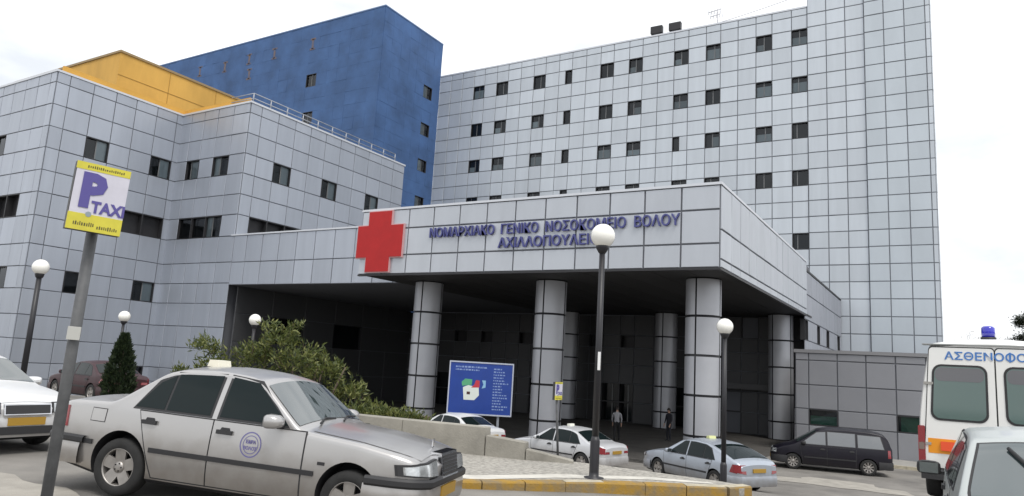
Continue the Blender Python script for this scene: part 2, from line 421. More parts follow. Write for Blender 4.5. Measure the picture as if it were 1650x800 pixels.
# ------------------------------------------------------------------ left wing (faces A, B, C, D) with the long band over the forecourt
VW = [-4.35, -3.05, -1.85, -0.05, 1.75, 3.7, 5.4, 7.15, 9.35, 11.2, 12.95, 14.75, 16.5, 18.3, 20.1, 20.95]
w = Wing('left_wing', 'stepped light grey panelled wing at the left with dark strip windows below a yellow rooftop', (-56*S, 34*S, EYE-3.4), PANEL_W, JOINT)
D0 = dict(blind=0)
OPN = dict(blind=0, open=True, depth=0.38)
j14, j9, j3, jm = VW.index(14.75), VW.index(9.35), VW.index(3.7), VW.index(-3.05)
XA = [-75.6, -73.7, -71.8, -69.9, -68.0, -66.1, -64.2, -62.25, -60.4, -59.6]
w.facade((0, 27.5*S, 0), 0, U(XA), Z(VW), {(4, j14): D0, (5, j9): OPN, (6, j9): OPN, (6, j3): D0}, gap=0.048, skip=lambda i, j: XA[i] < -70)
YB_ = [27.5, 28.5, 30.4, 32.3, 34.1, 36.05, 38.0, 38.6]
gw = dict(mull=0.5, blind=(0.5, 1, 0, 1))
w.facade((-59.6*S, 0, 0), 90, U(YB_), Z(VW), {(2, j14): gw, (5, j14): gw, (4, j9): OPN, (5, j9): OPN, (2, j3): D0, (5, j3): gw, (5, jm): D0}, gap=0.048)
XC = [-59.6, -58.1, -56.3, -54.4, -52.3, -50.3]
w.facade((0, 38.6*S, 0), 0, U(XC), Z(VW), {(1, j14): dict(mull=0.3, blind=(0.3, 1, 0, 1)), (3, j14): dict(mull=0.4, blind=(0, .4, 0, 1)), (1, j9): D0, (2, j9): D0, (3, j9): dict(mull=0.4, blind=(0, .3, 0, 1))}, gap=0.048)
XBN = [-50.3, -48.7, -46.8, -44.85, -42.9, -40.9, -38.85, -36.8, -34.85, -32.9, -31.0]
w.facade((0, 38.6*S, 0), 0, U(XBN), Z([5.25, 7.12, 9.35]), gap=0.048)
YD = [38.6, 39.76, 41.64, 43.62, 45.5, 47.45, 49.43, 51.48, 53.5, 55.45, 57.4, 59.2]
VD = VW[VW.index(9.35):]
w.facade((-50.3*S, 0, 0), 90, U(YD), Z(VD), {(2, VD.index(14.75)): gw, (5, VD.index(14.75)): gw, (8, VD.index(14.75)): gw,
         (1, 0): OPN, (2, 0): OPN, (3, 0): OPN}, gap=0.048)
SHADE = M('aluminium_panel_recess_shade', (0.075, 0.077, 0.082), 0.5, 0.2, obj_rand=0.05)  # cladding copy with the recess shade put into its colour
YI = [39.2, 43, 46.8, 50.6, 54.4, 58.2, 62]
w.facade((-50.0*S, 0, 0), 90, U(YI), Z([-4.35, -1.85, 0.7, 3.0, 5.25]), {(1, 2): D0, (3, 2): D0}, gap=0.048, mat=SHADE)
bx0 = w.base
def cbox(x0, y0, z0, x1, y1, z1):
    w.core.box(Vector((x0*S, y0*S, z0*S+EYE))-bx0, Vector((x1*S, y1*S, z1*S+EYE))-bx0)
cbox(-75.6, 28.0, -4.35, -60.1, 52, 20.85); cbox(-60.1, 39.1, -4.35, -50.9, 59.0, 20.85)
cbox(-50.9, 39.25, 5.3, -31.0, 62, 9.2)
w.core.poly([Vector((x*S, y*S, 5.25*S+EYE))-bx0 for x, y in ((-50.3, 38.6), (-50.3, 62), (-32, 62), (-32, 38.6))])
w.finish(297)
c = MB()
for (x0, y0, x1, y1) in ((-75.6, 27.38, -59.48, 27.9), (-59.98, 27.9, -59.48, 38.48), (-59.98, 38.48, -50.18, 38.98), (-50.68, 38.98, -50.18, 59.3)):
    c = MB(); c.box(Vector((x0*S, y0*S, 20.95*S+EYE))-bx0, Vector((x1*S, y1*S, 21.12*S+EYE))-bx0); c.build('coping', CAP, w.t)
c = MB(); c.box(Vector((-50.68*S, 38.48*S, 9.35*S+EYE))-bx0, Vector((-32*S, 39.0*S, 9.47*S+EYE))-bx0)
c.build('coping', CAP, w.t)
RAIL = M('galvanised_rail', (0.32, 0.34, 0.38), 0.5, 0.5)
rl = thing('roof_railing', 'pale metal guard railing along the roof edge of the left wing', 'railing', (-51*S, 48*S, 21.1*S+EYE))
p = lambda x, y, z: Vector((x*S, y*S, z*S+EYE)) - rl.location
c = MB()
for z in (22.0, 21.55): c.tube([p(-53.5, 39.0, z), p(-50.6, 39.0, z), p(-50.6, 57.9, z)], 0.035, 6)
c.build('rail', RAIL, rl)
for k in range(11):
    y = 39.0 + k*1.89; c = MB(); c.tube([p(-50.6, y, 21.1), p(-50.6, y, 22.0)], 0.045, 6); c.build('post', RAIL, rl)

# ------------------------------------------------------------------ yellow rooftop block
y_ = thing('yellow_rooftop_block', 'yellow rendered plant room on the roof of the left wing', 'rooftop block', (-66*S, 42*S, 20.9*S+EYE))
def ybox(mbx, x0, y0, z0, x1, y1, z1):
    mbx.box(Vector((x0*S, y0*S, z0*S+EYE))-y_.location, Vector((x1*S, y1*S, z1*S+EYE))-y_.location)
c = MB(); ybox(c, -80, 33.2, 20.88, -61.6, 56, 25.35); c.build('wall', YELLOW, y_)
c = MB(); ybox(c, -80.1, 33.1, 25.35, -61.5, 56.1, 25.55); c.build('coping', M('brown_coping', (0.30, 0.21, 0.10), 0.6), y_)
c = MB(); ybox(c, -60.3, 28.1, 20.88, -60.08, 38.9, 21.75); ybox(c, -60.08, 39.1, 20.88, -51.2, 39.3, 21.75)
ybox(c, -60.3, 38.9, 20.88, -60.08, 39.3, 21.75); c.build('parapet', M('yellow_parapet', (0.60, 0.33, 0.06), 0.75, vary=0.1, nscale=0.3), y_)
c = MB()
for z in (23.3,):
    ybox(c, -61.6, 33.2, z, -61.57, 56, z+0.05)
ybox(c, -61.6, 43, 20.9, -61.57, 43.06, 25.3); ybox(c, -61.6, 38, 20.9, -61.57, 38.06, 25.3)
c.build('expansion_joint', M('yellow_joint', (0.42, 0.24, 0.05), 0.8), y_)

# ------------------------------------------------------------------ entrance block behind the canopy
VE = [-4.35, -2.6, -0.95, 0.7, 2.25, 3.4, 5.2]
XE = [-50.0, -48.4, -46.2, -43.9, -42.4, -40.6, -39.3, -37.6, -36.1, -34.7, -32.4, -30.4, -28.5, -27.1, -25.4, -24.05, -22.2, -20.3, -18.2, -16.0, -14.6, -13.2, -11.4, -9.3]
w = Wing('entrance_block', 'shadowed grey panelled entrance wall with doors and small windows under the canopy', (-30*S, 62*S, EYE-3.45), M('aluminium_panel_entrance_shade', (0.06, 0.061, 0.065), 0.5, 0.2, obj_rand=0.06), JOINT)  # panel colour darkened to carry the canopy's shade
op = {}
for x in (-43.9, -40.6, -36.1, -28.5, -25.4): op[(XE.index(x), 4)] = OPN
for x in (-27.1, -25.4): op[(XE.index(x), 1)] = dict(blind=0, depth=0.8, mull=0.5); op[(XE.index(x), 0)] = dict(blind=0, depth=0.8, mull=0.5)
for x in (-34.7, -32.4, -46.2): op[(XE.index(x), 0)] = dict(blind=0, depth=0.8); op[(XE.index(x), 1)] = dict(blind=0, depth=0.8)
for x in (-16.0, -20.3): op[(XE.index(x), 1)] = dict(blind=0, depth=0.5, mull=0.5); op[(XE.index(x), 0)] = dict(blind=0, depth=0.5)
op[(XE.index(-14.6), 5)] = D0
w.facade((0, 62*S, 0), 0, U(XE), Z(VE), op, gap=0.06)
bx0 = w.base
w.core.box(Vector((-50*S, 62*S+0.95, EYE-3.45))-bx0, Vector((-9.3*S-0.05, 81*S, 8.6*S+EYE))-bx0)
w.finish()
c = MB(); c.box(Vector((-16.2*S, 60.6*S, -0.75*S+EYE))-bx0, Vector((-9.4*S, 62*S-0.06, -0.3*S+EYE))-bx0); c.build('door_hood', M('hood_metal', (0.08, 0.08, 0.085), 0.6), w.t)

# ------------------------------------------------------------------ entrance canopy
w = Wing('entrance_canopy', 'large flat grey panelled canopy on round columns with a red cross and blue lettering', (-20.5*S, 34.1*S, EYE-3.42), PANEL_C, JOINT, 'canopy')
YF = 34.1*S
XF = [-32 + 22.94*k/12 for k in range(13)]
VF = [5.2, 6.38, 8.05, 9.27]
w.facade((0, YF, 0), 0, U(XF), Z(VF), gap=0.065)
YS_ = [34.1 + 24.9*k/13 for k in range(14)]
w.facade((-9.06*S, 0, 0), 90, U(YS_), Z([5.2, 5.62, 7.06, 9.27]), gap=0.06)
w.facade((-32*S, 0, 0), -90, U([-38.6, -36.8, -34.1]), Z(VF), gap=0.065)
bx0 = w.base
P_ = lambda x, y, z: Vector((x*S, y*S, z*S+EYE)) - bx0
w.core.box(P_(-31.9, 34.25, 5.35), P_(-9.2, 61.9, 9.2), skip='b')
w.finish()
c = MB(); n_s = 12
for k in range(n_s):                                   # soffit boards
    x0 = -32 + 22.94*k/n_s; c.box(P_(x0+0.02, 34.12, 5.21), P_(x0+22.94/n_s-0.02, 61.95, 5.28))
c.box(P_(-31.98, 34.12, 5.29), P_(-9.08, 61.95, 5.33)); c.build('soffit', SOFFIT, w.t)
c = MB(); c.box(P_(-32.06, 34.0, 9.27), P_(-8.98, 34.35, 9.4)); c.build('coping', CAP, w.t); c = MB(); c.box(P_(-9.3, 34.35, 9.27), P_(-8.98, 59, 9.4)); c.build('coping', CAP, w.t)
c = MB(); c.box(P_(-32.0, 34.02, 5.1), P_(-9.0, 34.2, 5.2)); c.build('drip_edge', DARKMETAL, w.t); c = MB(); c.box(P_(-9.2, 34.2, 5.1), P_(-9.0, 59, 5.2)); c.build('drip_edge', DARKMETAL, w.t)
def split_letters(t, parent):
    bm = bmesh.new(); bm.from_mesh(t.data); bm.verts.ensure_lookup_table(); seen = set(); groups = []
    for v in bm.verts:
        if v.index in seen: continue
        st = [v]; seen.add(v.index); g = []
        while st:
            q = st.pop(); g.append(q.index)
            for e in q.link_edges:
                o_ = e.other_vert(q)
                if o_.index not in seen: seen.add(o_.index); st.append(o_)
        groups.append(g)
    # join pieces of one glyph (front, back and side walls overlap along x)
    spans = sorted(((min(bm.verts[i].co.x for i in g), max(bm.verts[i].co.x for i in g), g) for g in groups), key=lambda s_: s_[0])
    glyphs = []
    for a, b_, g in spans:
        if glyphs and a < glyphs[-1][1] - 0.06: glyphs[-1] = [glyphs[-1][0], max(glyphs[-1][1], b_), glyphs[-1][2]+g]
        else: glyphs.append([a, b_, list(g)])
    for a, b_, g in glyphs:
        mp_ = {i: k for k, i in enumerate(g)}; gs = set(g)
        fs = [[mp_[v.index] for v in f.verts] for f in bm.faces if f.verts[0].index in gs]
        me = bpy.data.meshes.new('letter'); me.from_pydata([tuple(bm.verts[i].co) for i in g], [], fs); me.materials.append(t.data.materials[0])
        o_ = bpy.data.objects.new('letter', me); COL.objects.link(o_); o_.parent = parent
    bm.free(); bpy.data.objects.remove(t)
# red cross, two panels wide
cr_pts = [(-31.34, 9.24), (-29.39, 9.24), (-29.39, 8.33), (-28.4, 8.33), (-28.4, 6.2), (-29.34, 6.2), (-29.34, 5.28), (-31.34, 5.28), (-31.34, 6.2), (-32.2, 6.2), (-32.2, 8.35), (-31.34, 8.35)]
def inset(pts, d):
    cx = sum(a for a, _ in pts)/len(pts); cz = sum(b for _, b in pts)/len(pts)
    return [(a - d*(1 if a > cx else -1), z_ - d*(1 if z_ > cz else -1)) for a, z_ in pts]
rc = thing('red_cross', 'red cross emblem fixed to the left end of the canopy front', 'emblem', (-30.3*S, YF-0.1, 5.28*S+EYE))
c = MB(); c.extrude([(a*S, b_*S+EYE) for a, b_ in cr_pts], YF-0.16, YF-0.055, Matrix.Translation(-rc.location)); o = c.build('rim', CREAMEDGE, rc); fixnormals(o.data)
c = MB(); c.extrude([(a*S, b_*S+EYE) for a, b_ in inset(cr_pts, 0.06)], YF-0.19, YF-0.15, Matrix.Translation(-rc.location)); o = c.build('face', RED, rc); fixnormals(o.data)
# lettering, two raised lines
for body, x0, x1, z in (('ΝΟΜΑΡΧΙΑΚΟ  ΓΕΝΙΚΟ  ΝΟΣΟΚΟΜΕΙΟ  ΒΟΛΟΥ', -26.4, -11.0, 7.35), ('ΑΧΙΛΛΟΠΟΥΛΕΙΟ', -21.5, -15.3, 6.56)):
    t = text(body, 0.62, 0.045, LETTER, w.t, Matrix.Identity(4), 'lettering', bold=0.006)
    xs = [v.co.x for v in t.data.vertices]; wd = max(xs)-min(xs)
    sx = (x1-x0)*S/wd; off = min(xs)
    mt = frame((1, 0, 0), (0, 0, 1), P_(x0, 34.1, z) + Vector((0, -0.12, 0)))
    t.data.transform(Matrix.Translation((-off, 0, 0))); t.data.transform(mt @ Matrix.Diagonal((sx, 1, 1, 1)))
    split_letters(t, w.t)
# columns, clad in quarter-round panels with open joints
COLM = M('column_panel', (0.42, 0.43, 0.46), 0.42, 0.35, vary=0.05, nscale=0.8, obj_rand=0.03)
qcache = {}
def quarter(h, a0, a1, r):
    k = (round(h, 3), round(a0, 3), round(a1, 3), round(r, 3))
    if k not in qcache:
        q = MB(); n = 9; rows = []
        ring = lambda z, rr: [(rr*math.cos(a0+(a1-a0)*i/n), rr*math.sin(a0+(a1-a0)*i/n), z) for i in range(n+1)]
        q.grid([ring(0, r), ring(h, r)]); q.grid([ring(0, r-0.05), ring(0, r)], False); q.grid([ring(h, r), ring(h, r-0.05)], False)
        qcache[k] = q.mesh('panel', COLM); 
        
    return qcache[k]
for (cx, cyy, rot) in ((-29.4, 38.2, 50), (-20.2, 38.2, 40), (-11.0, 38.2, 32), (-29.4, 59.3, 40), (-20.2, 59.3, 40), (-11.0, 59.5, 10)):
    zr = [-4.33, -2.98, -0.93, 1.12, 3.17, 5.2]; r = 0.93*S
    cb = P_(cx, cyy, 0); cb.z = 0
    zmin = zr[0]*S+EYE-bx0.z
    k = MB(); k.lathe([(r-0.05, zmin-0.05), (r-0.05, 5.21*S+EYE-bx0.z)], 32)
    co = k.build('column', DARKMETAL, w.t); co.location = (cb.x, cb.y, 0)
    for a, b_ in zip(zr, zr[1:]):
        z0 = a*S+EYE-bx0.z; h = (b_-a)*S-0.10
        for qd in range(4):
            a0 = math.radians(rot-130+90*qd)
            g = 0.035/r
            o = bpy.data.objects.new('panel', quarter(h, a0+g, a0+math.pi/2-g, r)); COL.objects.link(o); o.parent = co; o.location = (0, 0, z0+0.05)

# ------------------------------------------------------------------ link wing from the canopy to the stair tower
w = Wing('link_wing', 'low grey panelled link wing with slit windows between canopy and end tower', (-9.2*S, 70*S, EYE-3.45), M('aluminium_panel_link', (0.33, 0.345, 0.385), 0.46, 0.35, vary=0.05, nscale=0.5, obj_rand=0.05), JOINT)
YL = [59.05, 60.5, 62.5, 65.1, 66.8, 68.8, 70.7, 72.6, 74.6, 76.5, 78.4, 80.4, 81.6]
op = {(k, 3): dict(blind=0) for k in (3, 6, 10)}; op[(0, 3)] = dict(blind=0)
w.facade((-9.2*S, 0, 0), 90, U(YL), Z([-4.35, -0.5, 1.5, 3.3, 4.9, 6.9, 8.7]), op, gap=0.06)
bx0 = w.base
w.core.box(Vector((-16*S, 62.1*S, EYE-3.45))-bx0, Vector((-9.2*S-0.4, 81.6*S, 8.6*S+EYE))-bx0)
w.finish()
c = MB(); c.box(Vector((-9.7*S, 59.1*S, 8.7*S+EYE))-bx0, Vector((-9.1*S, 81.6*S, 8.86*S+EYE))-bx0); c.build('coping', DARKMETAL, w.t)

# ------------------------------------------------------------------ low annex at the right
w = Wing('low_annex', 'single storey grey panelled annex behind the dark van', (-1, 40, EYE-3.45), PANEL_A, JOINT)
XN = [-6.68, -6.04, -4.69, -3.39, -2.09, -0.80, 0.5, 1.8, 3.1, 4.4, 5.7, 7.0, 8.3, 9.6, 10.9]
ZN = [z+EYE for z in (-3.5, -2.05, -1.25, -0.05, 1.19, 1.57)]
w.facade((0, 40, 0), 0, XN, ZN, {(1, 1): dict(blind=(0, 1, 0, .6), bmat=CURTAIN), (4, 1): dict(blind=(0.1, 1, 0, 1), bmat=CURTAIN), (7, 1): D0}, gap=0.05)
w.facade((-6.68, 0, 0), -90, [-52, -48, -44, -40], ZN, gap=0.05)
bx0 = w.base
w.core.box(Vector((-6.6, 40.4, EYE-3.5))-bx0, Vector((10.9, 63, 1.5+EYE))-bx0)
w.finish()
c = MB(); c.box(Vector((-6.75, 39.9, 1.57+EYE))-bx0, Vector((10.95, 40.4, 1.74+EYE))-bx0); c.build('coping', M('annex_coping', (0.24, 0.24, 0.25), 0.5, 0.3), w.t)

# ------------------------------------------------------------------ roof plant on the ward block
for x, lab in ((-30.2, 'left of the two black boxes on the ward block roof edge'), (-27.8, 'right of the two black boxes on the ward block roof edge')):
    t = thing('roof_floodlight', lab, 'floodlight', (x*S, YT+0.3, 42.55*S+EYE), group='boxes on the roof edge')
    c = MB(); c.box((-0.6, -0.25, 0.25), (0.6, 0.2, 1.0)); c.build('housing', DARKMETAL, t)
    c = MB(); c.box((-0.5, -0.1, 0.0), (-0.42, 0.1, 0.3)); c.box((0.42, -0.1, 0.0), (0.5, 0.1, 0.3)); c.build('bracket', BLACKPAINT, t)
t = thing('roof_aerial', 'thin pale aerial mast with cross arms on the ward block roof', 'aerial', (-22.9*S, YT+1.5, 42.5*S+EYE))
AER = M('aerial_metal', (0.45, 0.45, 0.48), 0.5, 0.5)
c = MB(); c.tube([(0, 0, -0.5), (0, 0, 2.3)], 0.05, 6); c.build('mast', AER, t)
for z, l in ((2.1, 0.9), (1.6, 0.7)):
    c = MB(); c.tube([(-l, 0, z), (l*0.4, 0, z+0.15)], 0.035, 6)
    for k in range(5):
        xx = -l + k*0.3; c.tube([(xx, 0, z-0.25), (xx, 0, z+0.4)], 0.025, 5)
    c.build('aerial_arm', AER, t)
t = thing('roof_cable', 'thin cable strung above the ward block roof edge', 'cable', (-25*S, YT+1, 44*S+EYE))
c = MB(); pts = []
for k in range(13):
    f = k/12; pts.append(((-40+28*f+25)*S, 0, (42.9+2.0*f-1.0*math.sin(math.pi*f)-44)*S))
c.tube(pts, 0.03, 5); c.build('wire', AER, t)
for k, f in enumerate((0.0, 0.5, 1.0)):
    c = MB(); x = (-40+28*f+25)*S; zt = (42.9+2.0*f-1.0*math.sin(math.pi*f)-44)*S
    c.tube([(x, 0, (42.4-44)*S), (x, 0, zt)], 0.03, 5); c.build('standard', AER, t)
# ------------------------------------------------------------------ vehicles
TYRE = M('tyre', (0.018, 0.018, 0.018), 0.85, vary=0.3, nscale=9)
ALLOY = M('alloy', (0.36, 0.34, 0.32), 0.42, 0.7, vary=0.15, nscale=9)
TRIM = M('black_trim', (0.022, 0.022, 0.024), 0.55)
SEAM = M('seam', (0.03, 0.03, 0.032), 0.8)
CHROME = M('chrome', (0.7, 0.7, 0.72), 0.12, 1.0)
LAMPGLASS = M('headlamp', (0.52, 0.54, 0.55), 0.12, 0.55, vary=0.3, nscale=14, coat=1.0)
TAIL = M('tail_lamp', (0.22, 0.012, 0.018), 0.2, coat=1.0)
AMBER = M('amber_lamp', (0.65, 0.20, 0.02), 0.25, coat=0.8)
PLATE = M('number_plate', (0.36, 0.21, 0.025), 0.5)
CARGLASS = M('car_glass', (0.008, 0.014, 0.015), 0.03, 0.0, spec=0.2)
SCREEN = M('windscreen_glass', (0.03, 0.045, 0.045), 0.03, 0.0, spec=1.0)
SCREEN.node_tree.nodes['Principled BSDF'].inputs['IOR'].default_value = 2.1
def paint(name, col, rough=0.34, metal=0.5, dirt=(0.22, 0.19, 0.16)):
    """metallic paint; road dirt gathers with a ragged edge low on the body (a stain, in object space)"""
    if name in MATS: return MATS[name]
    m = M(name, col, rough, metal, coat=0.15); t = m.node_tree; b = t.nodes['Principled BSDF']
    tcn = t.nodes.new('ShaderNodeTexCoord'); sx = t.nodes.new('ShaderNodeSeparateXYZ'); t.links.new(tcn.outputs['Object'], sx.inputs[0])
    n = t.nodes.new('ShaderNodeTexNoise'); n.inputs['Scale'].default_value = 5; n.inputs['Detail'].default_value = 6; t.links.new(tcn.outputs['Object'], n.inputs['Vector'])
    ma = t.nodes.new('ShaderNodeMath'); ma.operation = 'MULTIPLY_ADD'; ma.inputs[1].default_value = -0.5; t.links.new(n.outputs['Fac'], ma.inputs[0]); t.links.new(sx.outputs['Z'], ma.inputs[2])
    mr = t.nodes.new('ShaderNodeMapRange'); mr.inputs['From Min'].default_value = 0.0; mr.inputs['From Max'].default_value = 0.45; mr.inputs['To Min'].default_value = 0.62; mr.inputs['To Max'].default_value = 0.0
    t.links.new(ma.outputs[0], mr.inputs['Value'])
    mixn = t.nodes.new('ShaderNodeMix'); mixn.data_type = 'RGBA'; mixn.inputs['A'].default_value = (*col, 1); mixn.inputs['B'].default_value = (*dirt, 1)
    t.links.new(mr.outputs[0], mixn.inputs['Factor']); t.links.new(mixn.outputs['Result'], b.inputs['Base Color'])
    return m

def wheel_meshes(r, style):
    b = MB(); w = 0.2
    b.lathe([(r*0.64, -w/2+0.01), (r*0.7, -w/2), (r*0.93, -w/2), (r*0.985, -w/2+0.03), (r, -w*0.2), (r, w*0.2), (r*0.985, w/2-0.03), (r*0.93, w/2), (r*0.7, w/2), (r*0.64, w/2-0.01)], 36, axis='y', cap=False)
    tyre = b.mesh('tyre', TYRE); fixnormals(tyre)
    b = MB()      # outside is -y
    R = r*0.655
    b.lathe([(R, 0.06), (R, -w/2+0.012), (R*0.955, -w/2+0.006), (R*0.93, -w/2+0.03), (R*0.9, 0.0)], 36, axis='y', cap=False)
    b.mi = 1; b.lathe([(R*0.92, 0.0), (0.001, 0.0)], 36, axis='y'); b.mi = 0
    ns, hw = (5, 0.24) if style != 'multi' else (9, 0.12)
    for k in range(ns):
        a = 2*math.pi*k/ns + 0.3
        d = Vector((math.cos(a), 0, math.sin(a))); e = Vector((-math.sin(a), 0, math.cos(a)))
        i0, i1 = R*0.2, R*0.94
        w0, w1 = R*hw*(1.15 if style != 'multi' else 1), R*hw*(1.35 if style != 'multi' else 1.1)
        y0, y1 = -w/2+0.035, -w/2+0.02
        q = [d*i0-e*w0+Vector((0, y0, 0)), d*i1-e*w1+Vector((0, y1, 0)), d*i1+e*w1+Vector((0, y1, 0)), d*i0+e*w0+Vector((0, y0, 0))]
        q2 = [p + Vector((0, 0.03, 0)) for p in q]
        n = len(b.v); b.v += [tuple(p) for p in q+q2]
        b.face((n, n+1, n+2, n+3)); 
        for i in range(4): j = (i+1) % 4; b.face((n+i, n+4+i, n+4+j, n+j))
    b.lathe([(R*0.3, -w/2+0.04), (R*0.3, -w/2+0.022), (R*0.12, -w/2+0.016), (0.001, -w/2+0.016)], 20, axis='y')
    b.mi = 1
    for k in range(5):
        a = 2*math.pi*k/5; c_ = Vector((math.cos(a)*R*0.2, 0, math.sin(a)*R*0.2))
        b.lathe([(R*0.045, -w/2+0.022), (R*0.045, -w/2+0.014), (0.0005, -w/2+0.014)], 6, Matrix.Translation(c_), axis='y')
    rim = b.mesh('rim', [ALLOY, DARK]); fixnormals(rim)
    return tyre, rim
WHEELS = {}

class Car:
    def __init__(s, name, label, pose, sp, colour, group='vehicles outside the entrance', cat='car', pitch=0.0, roll=0.0, zscale=1.0):
        s.zk = zscale
        x, y, z, head = pose
        s.t = thing(name, label, cat, (x, y, z), (0, 0, 0), group)
        s.t.rotation_mode = 'XYZ'
        Rm = Matrix.Rotation(math.radians(head), 3, 'Z') @ Matrix.Rotation(math.radians(pitch), 3, 'Y') @ Matrix.Rotation(math.radians(roll), 3, 'X')
        s.t.rotation_euler = Rm.to_euler('XYZ')
        s.t.scale = (1, 1, zscale); s.sp = sp; s.col = colour
        fx = np.arange(sp['x0'], sp['x1']+1e-6, 0.01)
        def sm(pts, wdt):
            v = np.interp(fx, [p[0] for p in pts], [p[1] for p in pts]); k = max(1, int(wdt/0.01))
            vp = np.concatenate([np.full(k, v[0]), v, np.full(k, v[-1])]); ker = np.ones(2*k+1)/(2*k+1)
            return np.convolve(vp, ker, 'valid')
        tp, hp, bp = sm(sp['top'], sp.get('smooth', 0.07)), sm(sp['half'], 0.05), sm(sp['bot'], 0.05)
        s.top = lambda q: float(np.interp(q, fx, tp)); s.half = lambda q: float(np.interp(q, fx, hp)); s.bot = lambda q: float(np.interp(q, fx, bp))
        s.zb = sp['belt']; s.tum = sp.get('tumble', 0.34)
        s.body()
    def sy(s, x, z):
        h = s.half(x); zm = s.sp.get('zmid', 0.55)
        if z < zm: t = (zm-z)/(zm-0.2); return h*(1-0.06*t*t)
        zb = s.zb(x) if callable(s.zb) else s.zb
        k = s.sp.get('shoulder', 0.03)
        if z < zb: t = (z-zm)/(zb-zm); return h*(1-k*t*t)
        d = z-zb; return h*(1-k) - s.tum*d - s.sp.get('tcurve', 0.12)*d*d
    def crown(s, x): return s.sp.get('crown', 0.05)
    def section(s, x):
        zt, z0 = s.top(x), s.bot(x); r = s.sp.get('corner', 0.06)
        ze = zt - s.crown(x)
        zs = max(z0+0.05, ze - r)
        pts = [(0, z0), (s.sy(x, z0+0.05)*0.6, z0), (s.sy(x, z0+0.05)*0.94, z0+0.012)]
        n = 16
        for k in range(n+1):
            z = z0+0.05 + (zs-z0-0.05)*k/n; pts.append((s.sy(x, z), z))
        ys = s.sy(x, zs); sl = (s.sy(x, zs)-s.sy(x, zs-0.02))/0.02 if zs-0.02 > z0 else 0
        ye = ys - r*0.9 + min(0, sl)*r*0.5
        for k in range(1, 6):
            a = math.pi/2*k/5
            pts.append((ye + (ys-ye)*math.cos(a), zs + (ze-zs)*math.sin(a)))
        for k in range(1, 7):
            f = k/6; y = ye*(1-f); pts.append((y, ze + s.crown(x)*(1-(y/ye)**2 if ye > 1e-4 else 1)))
        return pts
    def body(s):
        sp = s.sp; x0, x1 = sp['x0'], sp['x1']
        xs = [x0, x0+0.02, x0+0.05] + list(np.arange(x0+0.1, x1-0.09, 0.055)) + [x1-0.05, x1-0.02, x1]
        b = MB(); rows = []
        for x in xs:
            h = s.section(x)
            full = [(x, -y, z) for y, z in h] + [(x, y, z) for y, z in reversed(h[1:-1])]
            rows.append(full)
        idx = b.grid(rows, smooth=True, close=True)
        b.face(list(reversed(idx[0]))); b.face(idx[-1])
        me = b.mesh('body', [s.col, DARK]); fixnormals(me)
        o = bpy.data.objects.new('body', me); COL.objects.link(o)
        # wheel arches
        cb = MB(); r = sp['r']; ar = sp.get('arch', r+0.045)
        for wx in sp['wheels']:
            for sd in (-1, 1):
                h = s.half(wx)
                prof = [(0.001, -0.34), (ar*0.98, -0.34), (ar, 0.05), (ar+0.012, 0.12), (0.001, 0.12)]
                mt = Matrix.Translation((wx, sd*h, r)) @ Matrix.Rotation(0 if sd > 0 else math.pi, 4, 'Z')
                cb.lathe(prof, 40, mt, axis='y')
        cm = cb.mesh('cut', [DARK]); fixnormals(cm)
        co = bpy.data.objects.new('cut', cm); COL.objects.link(co)
        md = o.modifiers.new('b', 'BOOLEAN'); md.object = co; md.operation = 'DIFFERENCE'; md.solver = 'EXACT'
        try: md.material_mode = 'TRANSFER'
        except Exception: pass
        bpy.context.view_layer.update()
        nm = bpy.data.meshes.new_from_object(o.evaluated_get(bpy.context.evaluated_depsgraph_get()))
        nm.name = 'body'; nm.set_sharp_from_angle(angle=math.radians(38))
        o.modifiers.clear(); o.data = nm; bpy.data.objects.remove(co)
        for p in nm.polygons:
            if p.normal.z < -0.6 and p.center.z < 0.34: p.material_index = 1
        o.parent = s.t; s.b = o
        key = (sp['r'], sp.get('wstyle', 'five'))
        if key not in WHEELS: WHEELS[key] = wheel_meshes(*key)
        ty, rm = WHEELS[key]
        for wx in sp['wheels']:
            for sd in (-1, 1):
                w_ = bpy.data.objects.new('wheel', ty); COL.objects.link(w_); w_.parent = s.t
                w_.location = (wx, sd*(s.half(wx)-0.115), sp['r']/s.zk); w_.scale = (1, 1, 1/s.zk)
                w_.rotation_euler = (0, 0, 0 if sd < 0 else math.pi)
                q = bpy.data.objects.new('rim', rm); COL.objects.link(q); q.parent = w_; q.rotation_euler = (0, random.random()*6, 0)
    # ---- surface patches
    def side(s, name, quad, sd, mat, off=0.004, parent=None, n=10, m=4, thick=0.0, inner=None, flush=None):
        """quad of (x,z): rear-low, front-low, front-high, rear-high"""
        b = MB(); A, B, C_, D_ = quad; rows = []
        for j in range(m+1):
            v = j/m; row = []
            for i in range(n+1):
                u = i/n
                x = (A[0]*(1-u)+B[0]*u)*(1-v) + (D_[0]*(1-u)+C_[0]*u)*v; z = (A[1]*(1-u)+B[1]*u)*(1-v) + (D_[1]*(1-u)+C_[1]*u)*v
                row.append((x, sd*(s.sy(x, z)+off), z))
            rows.append(row)
        b.grid(rows, smooth=True)
        # thin return edge
        per = rows[0] + [r_[-1] for r_ in rows[1:]] + list(reversed(rows[-1]))[1:] + [r_[0] for r_ in reversed(rows[1:-1])]
        inn = [(x, sd*(abs(y)-off-0.004), z) for x, y, z in per]
        b.grid([per+[per[0]], inn+[inn[0]]], smooth=False)
        o = b.build(name, mat, parent or s.t); fixnormals(o.data)
        return o
